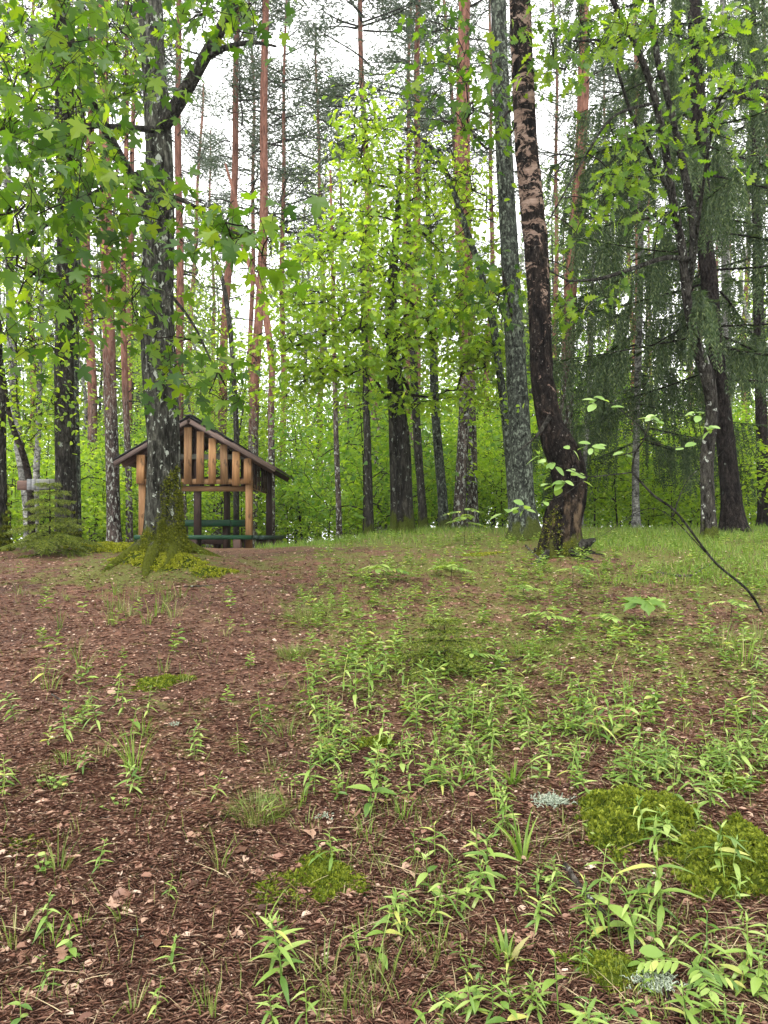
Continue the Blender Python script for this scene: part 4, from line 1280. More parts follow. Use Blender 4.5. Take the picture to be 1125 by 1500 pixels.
# ================================================================== YOUNG SPRUCES
def young_spruce(label, loc, h, rad, seed, nwh=8, tilt=.15, needle=.016, mul=1.0):
    rng = np.random.default_rng(seed)
    root = thing('young_spruce', label, 'young tree', loc)
    st = MB(); tube(st, np.array([(0, 0, -.08), (.01, 0, h * .5), (0, .01, h)]), [.014 * h + .006, .008 * h + .003, .002], 7)
    st.build('stem', M['bark_twig'], root, True)
    NT_, NM_ = [], []
    for wv in range(nwh):
        f = wv / (nwh - 1); z = h * (.10 + .84 * f)
        nbr = 6
        for b in range(nbr):
            br = MB(); z = h * (.10 + .84 * f) + rng.normal(0, .035) * h * (1 - f)
            a = b / nbr * 2 * PI + wv * .7 + rng.normal(0, .2); L = rad * (1 - .85 * f) * rng.uniform(.5, 1.2) + .05
            t = np.linspace(0, 1, 10)
            up = .30 * f - .05
            bp = np.stack([np.cos(a) * L * t, np.sin(a) * L * t, z + L * (up * t - tilt * t * t)], 1)
            tube(br, bp, np.linspace(.006 * h + .002, .0012, 10), 4)
            segs = [bp]
            nt = int(max(3, L * 22))
            for s in np.linspace(.2, .97, nt):
                for sd in (-1, 1):
                    l2 = L * .42 * (1.1 - s) * rng.uniform(.7, 1.2) + .035
                    p0 = np.array([np.interp(s, t, bp[:, i]) for i in range(3)])
                    aa = a + sd * rng.uniform(.6, 1.0)
                    tt = np.linspace(0, 1, 5)
                    sp = p0 + np.stack([np.cos(aa) * l2 * tt, np.sin(aa) * l2 * tt, -l2 * .35 * tt ** 1.5 + rng.normal(0, .01) * tt], 1)
                    tube(br, sp, np.linspace(.0018, .0008, 5), 3, cap=False); segs.append(sp)
            br.build('branch', M['bark_twig'], root, True)
            for sg in segs:
                Ls = np.linalg.norm(np.diff(sg, axis=0), axis=1).sum(); m = int(Ls / needle * 5.2 * mul) + 3
                u = rng.random(m) * (len(sg) - 1); i = np.minimum(u.astype(int), len(sg) - 2); fr = (u - i)[:, None]
                pos = sg[i] * (1 - fr) + sg[i + 1] * fr; d = norm(sg[i + 1] - sg[i])
                rd = rng.normal(0, 1, (m, 3)); rd[:, 2] += .25
                rd = norm(rd - d * (rd * d).sum(1, keepdims=True))
                NT_.append(pos); NM_.append(frames(d * .8 + rd, rng.normal(0, 1, (m, 3)), needle * rng.uniform(.8, 1.3, m)))
    NE = (np.array([(-.12, 0, 0), (.12, 0, 0), (0, 1, 0)]), [], np.array([(0, 1, 2)]))
    MB().stamp(NE, np.concatenate(NM_), np.concatenate(NT_)).build('needles', M['spruce_young'], root, kind='stuff')
    return root


p = G(650, 975)
young_spruce('low bushy young spruce spreading over the seedlings in the middle of the slope', p, .27, .32, 1, 5, .12, .017, 2.2)
p = on_ground(72, 8.0)
young_spruce('young spruce with layered drooping branches before the dark mossy-footed tree', p, .80, .50, 2, 9, .20, .022, 1.7)

# ================================================================== LEANING SAPLING WITH OVAL LEAVES
sb = G(1116, 897)
sap = thing('sapling', 'bare leaning sapling with a few clusters of oval pale green leaves', 'sapling', sb)
sd_ = float(sb[1])
st = MB()
def sap_path(spec, w0, w1):
    pp = np.array([P(a, b, d) for a, b, d in spec])
    c = catmull(pp, .03); tube(st, c - sb, np.linspace(w0, w1, len(c)), 7, .05); return c
c = sap_path([(1130, 925, sd_), (1098, 868, sd_ - .05), (1046, 822, sd_ - .12), (992, 752, sd_ - .25), (958, 726, sd_ - .3), (926, 692, sd_ - .35)], .0095, .0075)
sap_path([(926, 692, sd_ - .35), (930, 665, sd_ - .36), (945, 640, sd_ - .38), (940, 628, sd_ - .4), (915, 605, sd_ - .42), (895, 590, sd_ - .44), (872, 585, sd_ - .46)], .007, .002)
sap_path([(926, 692, sd_ - .35), (900, 695, sd_ - .36), (862, 698, sd_ - .38), (842, 690, sd_ - .40), (815, 680, sd_ - .44), (785, 672, sd_ - .48)], .005, .0016)
sap_path([(862, 698, sd_ - .38), (830, 722, sd_ - .42), (800, 735, sd_ - .46), (770, 745, sd_ - .5)], .004, .0015)
sap_path([(858, 700, sd_ - .38), (845, 705, sd_ - .42), (825, 708, sd_ - .44)], .003, .0015)
sap_path([(945, 640, sd_ - .38), (990, 630, sd_ - .30), (1020, 610, sd_ - .25)], .004, .0015)
sap_path([(945, 645, sd_ - .38), (1000, 655, sd_ - .30), (1042, 628, sd_ - .22)], .004, .0015)
sap_path([(936, 660, sd_ - .37), (900, 668, sd_ - .4), (868, 660, sd_ - .42), (868, 650, sd_ - .43)], .004, .0015)
sap_path([(945, 640, sd_ - .38), (950, 625, sd_ - .38), (955, 612, sd_ - .38)], .004, .002)
sap_path([(985, 755, sd_ - .25), (1010, 700, sd_ - .2), (1060, 660, sd_ - .1), (1110, 600, sd_)], .004, .0012)
sap_path([(1040, 815, sd_ - .12), (960, 745, sd_ - .2), (880, 785, sd_ - .2), (845, 790, sd_ - .2)], .004, .0012)
st.build('stem', M['bark_limb'], sap, True)
rng = np.random.default_rng(12)
leafme = MB().add(*OVAL).mesh('leaf', M['sapling_leaf'], True)
for px_, py_, dd, n in ((872, 587, -.46, 6), (890, 592, -.45, 2), (955, 612, -.38, 6), (1020, 608, -.25, 5), (1042, 627, -.22, 6), (785, 672, -.48, 6), (812, 678, -.44, 4), (842, 690, -.40, 3), (868, 652, -.43, 6), (838, 655, -.42, 2),
                        (770, 745, -.5, 4), (800, 735, -.46, 3), (825, 708, -.44, 5), (808, 712, -.44, 3), (1000, 655, -.3, 2), (915, 668, -.39, 2), (745, 752, -.5, 4), (862, 700, -.38, 2)):
    for k in range(n):
        az = k / n * 2 * PI + rng.normal(0, .4)
        tip = np.array([[math.cos(az), math.sin(az) * .8, rng.normal(.0, .35)]])
        m = frames(tip, np.array([[0, -.75, 1.0]]) + rng.normal(0, .3, (1, 3)), [rng.uniform(.055, .092)])[0]
        p = P(px_ + rng.normal(0, 4), py_ + rng.normal(0, 3), sd_ + dd) - sb
        o = link('leaf', leafme, sap)
        m4 = Matrix.Identity(4)
        for r_ in range(3):
            for c_ in range(3):
                m4[r_][c_] = m[r_, c_]
            m4[r_][3] = p[r_]
        o.matrix_local = m4

# ================================================================== SLOPE PLANTS
LANCE.append(outline_leaf([(.012, 0), (.12, .12), (.20, .32), (.20, .52), (.13, .76), (.05, .92), (0, 1)], .25, .4))
LMESH = [MB().add(*L).mesh('leaf', M['seedling'], True) for L in LANCE]


def seedling_data(seed):
    """stem points and leaf transforms of one narrow-leaved plant, unit height"""
    rng = np.random.default_rng(seed)
    z = np.linspace(-.06, 1, 9)
    bend = rng.normal(0, .10, 2)
    pts = np.stack([bend[0] * z ** 2, bend[1] * z ** 2, z], 1)
    L = []
    broad = seed % 7 == 3
    npair = int(rng.integers(3, 5)) if broad else int(rng.integers(5, 9)); a0 = rng.random() * PI
    for k in range(npair):
        f = .22 + .78 * (k / (npair - 1)); az = a0 + k * PI / 2 + rng.normal(0, .2)
        for s in (0, PI):
            up = .55 * f ** 3 + rng.normal(0, .12) + .12
            ln = (.42 if f < .97 else .28) * (.45 + .75 * math.sin(PI * (.18 + .70 * f))) * rng.uniform(.8, 1.15)
            if f > .97:
                up += .6
            tip = np.array([[math.cos(az + s), math.sin(az + s), up]])
            m = frames(tip, np.array([[0, 0, 1.0]]) + rng.normal(0, .18, (1, 3)), [ln])[0]
            p = np.array([np.interp(f, z, pts[:, i]) for i in range(3)])
            L.append((3 if broad else int(rng.integers(3)), m, p))
    for k in range(2):                                               # small tip leaves
        az = a0 + k * PI
        m = frames(np.array([[math.cos(az) * .5, math.sin(az) * .5, 1.0]]), np.array([[-math.cos(az), -math.sin(az), .4]]), [.16])[0]
        L.append((0, m, pts[-1]))
    return pts, L


NV = 14
SEED = []
for k in range(NV):
    pts, L = seedling_data(300 + k)
    sm = MB(); tube(sm, pts, np.linspace(.017, .009, len(pts)), 5)
    stem_me = sm.mesh('stem', M['seedling'], True)
    jm = MB(); tube(jm, pts, np.linspace(.017, .009, len(pts)), 4)
    for li, m, p in L:
        jm.stamp(LANCE[li], m[None], p[None])
    SEED.append((stem_me, L, jm.mesh('seedling', M['seedling'], True)))

SG = 'narrow-leaved seedlings on the slope'
def slope_place(p):
    px = CX + p[0] / p[1] * FPX; py = HZ - (p[2] - EYE) / p[1] * FPX
    if abs(px - 930) < 85 and 1130 < py < 1262: return 'on the large moss cushion'
    if px > 1010 and 1180 < py < 1345: return 'on the broad moss cushion at the slope edge'
    if px < 400 and py > 1100: return 'on the trodden lane of bare litter'
    if px < 400: return 'on the trodden soil below the maple'
    if abs(px - 650) < 150 and 880 < py < 1020: return 'around the low young spruce'
    if py < 880 and px > 780: return 'below the bent birch foot'
    if py < 900: return 'just below the grassy crest'
    if px > 1000 and py < 1000: return 'under the leaning sapling'
    if px > 780 and py > 1260: return 'around the lichened fallen stick'
    if py > 1260: return 'in the litter left of the fallen stick'
    if px > 780: return 'on the slope above the moss cushions'
    return 'on the slope between the low spruce and the lane'


def seedling_label(k, h, p):
    return ('tall ' if h > .135 else ('tiny ' if h < .08 else '')) + ('broad-leaved' if (300 + k) % 7 == 3 else 'narrow-leaved') + ' bright green seedling ' + slope_place(p)


def seedling(loc, h, k, rz, detail, lean):
    label = seedling_label(k, h, loc)
    stem_me, L, whole = SEED[k]
    if not detail:
        o = link('seedling', whole); tag(o, label, 'plant', SG)
    else:
        o = thing('seedling', label, 'plant', group=SG)
        link('stem', stem_me, o)
        for li, m, p in L:
            q = link('leaf', LMESH[li], o)
            m4 = Matrix.Identity(4)
            for r_ in range(3):
                for c_ in range(3):
                    m4[r_][c_] = m[r_, c_]
                m4[r_][3] = p[r_]
            q.matrix_local = m4
    o.location = loc; o.rotation_euler = (lean[0], lean[1], rz); w_ = h * random.Random(k * 7.1 + rz).uniform(.85, 1.15); o.scale = (w_, w_, h)
    return o


# base pixel, height in pixels (seen singly in the photograph)
HAND = [(487, 1275, 50), (453, 1155, 42), (540, 1190, 62), (403, 1208, 38), (636, 1256, 44), (572, 1365, 60), (629, 1310, 52), (641, 1350, 58), (602, 1345, 40), (668, 1346, 46), (711, 1296, 78), (702, 1325, 54), (412, 1450, 84), (553, 1413, 66),
        (448, 1512, 62), (682, 1442, 42), (693, 1492, 52), (722, 1494, 50), (745, 1455, 46), (655, 1484, 30), (728, 1190, 40), (736, 1222, 52), (608, 1122, 40), (757, 1314, 36), (926, 1155, 62), (1041, 1187, 56), (949, 1232, 50), (983, 1243, 54), (1017, 1205, 34),
        (1045, 1283, 72), (1070, 1296, 58), (1077, 1330, 40), (970, 1346, 90), (945, 1340, 50), (892, 1376, 76), (931, 1386, 66), (857, 1350, 52), (817, 1312, 46), (878, 1300, 50), (785, 1312, 36), (785, 1358, 48), (963, 1410, 52), (992, 1392, 38), (1038, 1432, 74), (1091, 1440, 80),
        (1062, 1426, 46), (853, 1428, 40), (789, 1497, 54), (818, 1490, 72), (862, 1506, 46), (924, 1512, 40), (1008, 1512, 66), (1050, 1514, 48), (803, 1128, 44), (975, 1135, 44), (1027, 1140, 40), (1090, 1130, 50), (144, 1278, 40), (245, 1318, 30), (68, 1372, 52), (105, 1412, 42), (71, 1454, 46), (249, 1418, 38),
        (224, 1500, 50), (315, 1172, 34), (285, 1110, 30), (350, 1108, 28), (30, 1502, 44), (3, 1170, 34), (385, 1060, 38), (380, 1080, 34), (503, 1010, 46), (520, 1030, 50), (560, 1090, 40), (480, 1070, 42), (540, 1020, 50), (610, 1060, 46), (625, 1030, 50), (470, 1110, 36), (170, 1030, 40), (178, 1045, 34), (215, 1050, 36),
        (295, 1095, 34), (130, 1040, 30), (570, 990, 50), (690, 1075, 60), (715, 1085, 50), (850, 1050, 50), (900, 1090, 70), (915, 1075, 60), (880, 1075, 55), (935, 1095, 50), (1100, 1060, 50), (1085, 1090, 44), (1060, 1075, 40), (640, 1045, 54), (760, 1060, 44), (1110, 1470, 60), (1120, 1400, 50), (945, 1465, 40)]
rng = np.random.default_rng(41)


def dens(px, py):
    """how thickly the seedlings stand, by place on the slope"""
    r = sstep(px, 380, 520)
    lane = .07 + .10 * np.exp(-((px - 110) / 90) ** 2)
    d = lane * (1 - r) + r
    d = d * np.where(py < 835, .5, 1.0)
    d = d * np.where((px > 560) & (px < 740) & (py > 900) & (py < 985), .5, 1)
    return d * (.35 + .65 * sstep(fbm(px / 70, py / 45, octv=2, seed=61), -.5, .5))


spots = [(G(px_, py_), h_) for px_, py_, h_ in HAND]
pts = []
for p, h_ in spots:
    h_ = h_ / FPX * p[1] * 1.12
    pts.append((p, h_))
    if p[1] < 3.6 and p[0] > -.35:
        q_ = p + np.array([rng.normal(0, .05), rng.normal(0, .05), 0]); q_[2] = float(H(q_[0], q_[1]))
        pts.append((q_, h_ * rng.uniform(.55, .95)))
cand = np.stack([rng.uniform(-20, 1145, 6000), 792 + 386 * rng.random(6000) ** 2.0], 1)
keep = rng.random(6000) < dens(cand[:, 0], cand[:, 1])
cand = cand[keep][:1050]
gp = ground_px(cand[:, 0], cand[:, 1]); gp = gp[gp[:, 1] < 11.5]
extra = [(gp[i], float(rng.uniform(.045, .135))) for i in range(len(gp))]
n_ind = 300 - len(pts)
extra.sort(key=lambda e: -e[1] / e[0][1])
for i, (p, h) in enumerate(pts + extra[:n_ind]):
    seedling((p[0], p[1], p[2]), max(.05, min(.20, h)), i % NV, rng.random() * 6.28, i < len(pts) and p[1] < 4.2, rng.normal(0, .12, 2))
def beyond(m, pw=1.5):
    y_ = .9 + 8.5 * rng.random(m) ** pw; x_ = rng.uniform(-1, 1, m) * (1.1 * y_ + 1.4)
    u_, v_ = CX + x_ / y_ * FPX, HZ - (H(x_, y_) - EYE) / y_ * FPX
    ok = ((u_ < -20) | (u_ > 1145) | (v_ > 1525)) & (rng.random(m) < dens(u_, np.minimum(v_, 1400)))
    return np.stack([x_, y_, H(x_, y_)], 1)[ok]


rest = MB()
for p in beyond(2000):
    h = float(rng.uniform(.05, .14)); k = int(rng.integers(NV)); a = rng.random() * 6.28
    R = np.array([[math.cos(a), -math.sin(a), 0], [math.sin(a), math.cos(a), 0], [0, 0, 1]]) * h
    for li, m, q in SEED[k][1]:
        rest.stamp(LANCE[li] if p[1] < 5 else HEXL, (R @ m)[None], (R @ q + p)[None])
for p, h in extra[n_ind:]:
    k = int(rng.integers(NV)); a = rng.random() * 6.28
    R = np.array([[math.cos(a), -math.sin(a), 0], [math.sin(a), math.cos(a), 0], [0, 0, 1]]) * h
    for li, m, q in SEED[k][1]:
        rest.stamp(HEXL, (R @ m)[None] * [[.55, 1, 1]], (R @ q + p)[None])
tag(rest.build('seedlings', M['seedling'], kind='stuff'), 'carpet of further small seedlings on the upper slope', 'plants')

# ---- compound-leaved rowan seedlings and one young maple seedling
def rowan(label, loc, h, nf, seed, fl=.13):
    rng = np.random.default_rng(seed)
    o = thing('rowan_seedling', label, 'plant', loc, group='rowan seedlings')
    s = MB(); tube(s, np.array([(0, 0, -.03), (.01, 0, h * .6), (0, .01, h)]), [.003, .0025, .0015], 5); s.build('stem', M['bark_twig'], o, True)
    for k in range(nf):
        az = k * 2.4 + rng.normal(0, .3); f = .55 + .45 * (k + 1) / nf; L = fl * rng.uniform(.8, 1.15)
        mb = MB(); t = np.linspace(0, 1, 8)
        pp = np.stack([np.cos(az) * L * t, np.sin(az) * L * t, h * f + L * (.25 * t - .35 * t * t)], 1)
        tube(mb, pp, np.linspace(.0016, .0007, 8), 4)
        for u in np.linspace(.28, .95, 6):
            for sd in (-1, 1):
                c0 = np.array([np.interp(u, t, pp[:, i]) for i in range(3)])
                aa = az + sd * 1.15
                mb.stamp(LEAFLET, frames(np.array([[math.cos(aa), math.sin(aa), -.12]]), np.array([[rng.normal(0, .15), rng.normal(0, .15), 1]]), [L * .36 * (1.15 - .5 * abs(u - .6))]), c0[None])
        c0 = pp[-1]
        mb.stamp(OVAL, frames(np.array([[math.cos(az), math.sin(az), -.2]]), np.array([[0, 0, 1.]]), [L * .33]), c0[None])
        mb.build('leaf', M['seedling'], o, True)


RL = 'rowan seedling with feathery paired leaflets'
for i, (px_, py_, h, nf, lab, fl) in enumerate([(1013, 1450, .07, 3, RL + ' beside the lichened stick', .12), (838, 858, .16, 3, RL + ' just below the bent birch foot', .15), (800, 925, .15, 4, RL + ' right of the low spruce, highest up', .15), (690, 985, .14, 3, RL + ' in front of the low young spruce', .14),
                                       (560, 850, .13, 3, RL + ' on bare soil of the upper slope', .22), (660, 850, .15, 4, RL + ' left of the crest moss', .18), (765, 880, .14, 4, RL + ' among thick seedlings below the crest', .16), (1070, 905, .13, 3, RL + ' beneath the leaning sapling', .15),
                                       (880, 925, .12, 3, RL + ' left of the young maple', .15), (680, 800, .42, 6, 'taller rowan sapling with tiers of feathery leaves on the crest', .2)]):
    rowan(lab, G(px_, py_), h, nf, 60 + i, fl)
p = G(945, 915)
o = thing('maple_seedling', 'young maple with broad flat light green leaves low on the slope', 'plant', p)
s = MB(); tube(s, np.array([(0, 0, -.03), (0, .01, .10), (.01, 0, .17)]), [.003, .0025, .002], 5); s.build('stem', M['bark_twig'], o, True)
me = MB().add(*MAPLE).mesh('leaf', M['seedling'])
for k in range(7):
    az = k * .9; m = frames(np.array([[math.cos(az), math.sin(az), -.25]]), np.array([[0, -.25, 1.0]]), [.14 + .03 * (k % 3)])[0]
    q = link('leaf', me, o); m4 = Matrix.Identity(4)
    for r_ in range(3):
        for c_ in range(3):
            m4[r_][c_] = m[r_, c_]
        m4[r_][3] = (math.cos(az) * .04, math.sin(az) * .04, .17)[r_]
    q.matrix_local = m4
p = G(947, 1424)
o = link('round_leaf_plant', None); tag(o, 'single pale round leaf standing above the lichened stick', 'plant'); o.location = p
s = MB(); tube(s, np.array([(0, 0, -.02), (.003, 0, .03), (0, .005, .055)]), [.0015, .0013, .001], 5); s.build('stem', M['seedling'], o, True)
MB().stamp(OVAL, frames(np.array([[1, -.3, .15]]), np.array([[0, -.5, 1.]]), [.06]) * 1.0, np.array([[-.02, 0, .055]])).build('leaf', M['seedling'], o, True)


# ---- grass tufts
def tuft(name, label, loc, nb, h, w, spread, seed, mat='grass', curl=.5, group='grass tufts on the slope'):
    rng = np.random.default_rng(seed)
    o = MB()
    for k in range(nb):
        az = rng.random() * 6.28; r = spread * math.sqrt(rng.random()) * .35
        hh = h * rng.uniform(.5, 1.1); t = np.linspace(0, 1, 5); lean = rng.uniform(.1, 1) * curl
        c = np.stack([np.cos(az) * (r + hh * lean * t ** 1.7), np.sin(az) * (r + hh * lean * t ** 1.7), hh * (t - .35 * lean * t ** 2.5) - .01], 1)
        sd = np.array([-math.sin(az + rng.normal(0, .6)), math.cos(az), 0]); ww = w * rng.uniform(.7, 1.2) * np.array([.8, 1, .8, .5, .03])
        V = np.stack([c - sd * ww[:, None] / 2, c + sd * ww[:, None] / 2], 1).reshape(-1, 3)
        o.add(V, [(2 * i, 2 * i + 1, 2 * i + 3, 2 * i + 2) for i in range(4)])
    ob = o.build(name, M[mat]); ob.location = loc; tag(ob, label, 'grass', group)
    return ob


GL = 'loose tuft of thin grass blades growing from the litter'
for i, (px_, py_, nb, h, sp_) in enumerate([(197, 1132, 26, .26, .08), (120, 985, 14, .22, .1), (112, 965, 10, .22, .06), (72, 1010, 16, .16, .12), (88, 920, 10, .2, .06), (165, 915, 22, .22, .14), (230, 900, 26, .2, .2), (255, 905, 24, .2, .16), (180, 895, 20, .2, .12),
                                       (210, 1075, 18, .13, .1), (240, 985, 16, .14, .1), (150, 1110, 14, .10, .1), (100, 1118, 24, .08, .12), (322, 1275, 9, .2, .05), (178, 1350, 7, .12, .05), (382, 1360, 7, .14, .06), (85, 1280, 18, .16, .08), (20, 1380, 18, .12, .14), (75, 1385, 10, .1, .1),
                                       (310, 1490, 12, .12, .08), (195, 1490, 8, .11, .04), (120, 1360, 8, .09, .08), (475, 1430, 10, .13, .1), (560, 1440, 9, .15, .12), (640, 1390, 9, .12, .12), (505, 1480, 8, .14, .1), (590, 1480, 9, .14, .1), (530, 1390, 8, .1, .1), (450, 1010, 20, .1, .14), (420, 1080, 18, .12, .12),
                                       (590, 1200, 12, .13, .1), (1060, 1100, 20, .12, .14), (1000, 1070, 20, .1, .16), (1090, 970, 30, .24, .2), (1060, 950, 26, .22, .16), (1110, 940, 26, .2, .16), (850, 1115, 14, .12, .1), (780, 1080, 16, .1, .12), (700, 1110, 14, .1, .1), (640, 1095, 12, .12, .1), (480, 965, 18, .14, .12),
                                       (30, 870, 10, .14, .08), (170, 870, 20, .18, .14), (200, 880, 22, .18, .16), (225, 868, 22, .16, .16), (245, 880, 20, .18, .14), (265, 875, 18, .16, .14), (190, 905, 16, .16, .12), (215, 915, 14, .14, .12), (160, 890, 14, .16, .12), (400, 1130, 20, .1, .14), (430, 1180, 22, .1, .16), (450, 1215, 18, .1, .14), (500, 1160, 18, .1, .14), (540, 1230, 14, .1, .12), (330, 930, 10, .1, .1), (270, 1000, 12, .12, .1), (920, 1010, 18, .14, .12), (1000, 1000, 18, .14, .12), (820, 1000, 14, .12, .1)]):
    q_ = G(px_, py_)
    tuft('grass_tuft', ('tall ' if h > .17 else 'short ') + ('sparse grass tuft ' if nb < 15 else 'full grass tuft ') + slope_place(q_), q_, nb, h, .0042, sp_, 500 + i, 'grass' if i % 3 else 'grass_lush', .7)
HLAB = ['dense hummock of hair-fine yellow-green grass beside the trodden lane', 'dense fine-grass hummock below the maple moss', 'dense fine-grass hummock at the edge of the seedlings, upper slope', 'dense bright grass cushion right of the low young spruce']
for i, (px_, py_, h, sp_) in enumerate([(380, 1195, .10, .30), (450, 905, .14, .5), (430, 960, .10, .30), (780, 955, .12, .55)]):
    tuft('grass_hummock', HLAB[i], G(px_, py_), 420, h, .0018, sp_, 600 + i, 'grass' if i != 3 else 'grass_lush', 1.1, 'fine grass hummocks')
RLAB = ['rosette of long arching strap leaves above the lichened stick', 'dark green rosette of strap leaves left of the upright lichen', 'upright rosette of broad strap leaves by the lower seedlings', 'pale splayed rosette of strap leaves above the bare litter']
for i, (px_, py_, nb, h, w) in enumerate([(766, 1262, 22, .20, .010), (752, 1150, 24, .12, .009), (742, 1412, 16, .13, .014), (680, 1142, 14, .12, .008)]):
    tuft('leaf_rosette', RLAB[i], G(px_, py_), nb, h, w, .05, 620 + i, 'grass_lush', 1.15, 'strap-leaved rosettes')
# small round-leaved clover-like clumps
for i, (px_, py_, lab) in enumerate([(78, 1155, 'clump of small round leaves on the trodden soil'), (66, 1278, 'small clump of round leaves beside dead leaves at the slope edge'), (178, 1185, 'tiny round-leaved plant alone on the trodden lane'), (878, 1222, 'tiny round-leaved plant left of the moss cushions'), (665, 1488, 'round-leaved clump below the lowest seedlings')]):
    rng = np.random.default_rng(i + 70); n = [26, 14, 8, 7, 12][i]; p = G(px_, py_)
    C = np.stack([rng.normal(0, .035, n), rng.normal(0, .03, n), rng.uniform(.012, .05, n)], 1)
    mb = MB().stamp(OVAL, frames(np.column_stack([rng.normal(0, 1, (n, 2)), np.full(n, .1)]), np.column_stack([rng.normal(0, .25, (n, 2)), np.ones(n)]), np.full(n, .024)), C)
    for c in C:
        tube(mb, np.array([(c[0] * .3, c[1] * .3, -.01), c]), [.0009, .0007], 3)
    ob = mb.build('clover_clump', M['seedling'], None, True); ob.location = p; tag(ob, lab, 'plant')

# ---- grass on the crest and on the flat at the right: stuff
rng = np.random.default_rng(55)
def grass_field(name, label, pts, hmin, hmax, w, mat):
    n = len(pts); tip = np.column_stack([rng.normal(0, .35, (n, 2)), np.ones(n)]); nr = np.column_stack([rng.normal(0, 1, (n, 2)), np.full(n, .2)])
    s = rng.uniform(hmin, hmax, n)
    m = frames(tip, nr, np.ones(n)); m[:, :, 0] *= w; m[:, :, 1] *= s[:, None]; m[:, :, 2] *= s[:, None]
    tpl = (BLADE[0] + np.column_stack([np.zeros(7), np.zeros(7), -.30 * BLADE[0][:, 1] ** 2]), BLADE[1], BLADE[2])
    tag(MB().stamp(tpl, m, pts).build(name, M[mat], kind='stuff'), label, 'grass')
n = 15000
y = 8.4 + 4.2 * rng.random(n); px_ = rng.uniform(375, 1250, n); x = (px_ - CX) / FPX * y
k = rng.random(n) < (.12 + .88 * sstep(y + 1.0 * vnoise(x * 1.3, y * 1.3, seed=3), 8.7, 10.2)) * (.25 + .75 * sstep(fbm(x * 2.2, y * 2.2, octv=2, seed=8), -.4, .4))
x, y = x[k], y[k]
grass_field('crest_grass', 'fresh green grass along the crest of the slope', np.stack([x, y, H(x, y)], 1), .03, .13, .006, 'grass_lush')
n = 9000
y = 6.2 + 4 * rng.random(n); px_ = rng.uniform(860, 1250, n); x = (px_ - CX) / FPX * y
k = rng.random(n) < sstep(fbm(x * 1.5, y * 1.5, octv=2, seed=13) + .25, -.4, .6)
x, y = x[k], y[k]
grass_field('meadow_grass', 'thin yellowish grass on the flat ground right of the leaning birch', np.stack([x, y, H(x, y)], 1), .04, .11, .006, 'grass_lush')
n = 17000
q = np.stack([rng.uniform(-20, 1145, n), 815 + 690 * rng.random(n) ** 1.5], 1)
q = q[rng.random(n) < .07 + .25 * (q[:, 1] < 900) + .9 * dens(q[:, 0], q[:, 1]) * np.clip(.25 + 1.4 * fbm(q[:, 0] / 60, q[:, 1] / 40, octv=2, seed=71), 0, 1)]
grass_field('short_grass', 'sparse short grass and dry stalks scattered over the slope', np.vstack([ground_px(q[:, 0], q[:, 1]), beyond(9000)]), .025, .085, .0026, 'grass')
n = 5000
q = np.stack([rng.uniform(-20, 1145, n), 830 + 690 * rng.random(n) ** 1.1], 1)
q = q[rng.random(n) < .12 + .7 * sstep(q[:, 0], 380, 560) * np.clip(.3 + 1.3 * fbm(q[:, 0] / 90, q[:, 1] / 60, octv=2, seed=72), 0, 1)]
pz = np.vstack([ground_px(q[:, 0], q[:, 1]), beyond(2500)]); nn_ = len(pz); az = rng.random(nn_) * 6.28
mm = frames(np.column_stack([np.cos(az), np.sin(az), rng.uniform(.02, .5, nn_)]), np.column_stack([rng.normal(0, .4, (nn_, 2)), np.ones(nn_)]), np.ones(nn_)); ss = rng.uniform(.05, .16, nn_)
mm[:, :, 0] *= .0022; mm[:, :, 1] *= ss[:, None]; mm[:, :, 2] *= ss[:, None]
tag(MB().stamp((BLADE[0] + np.column_stack([np.zeros(7), np.zeros(7), -.25 * BLADE[0][:, 1] ** 2]), BLADE[1], BLADE[2]), mm, pz + [0, 0, .006]).build('dry_stalks', M['dry_grass'], kind='stuff'), 'straw-coloured dead grass stalks strewn over the slope', 'dry grass')

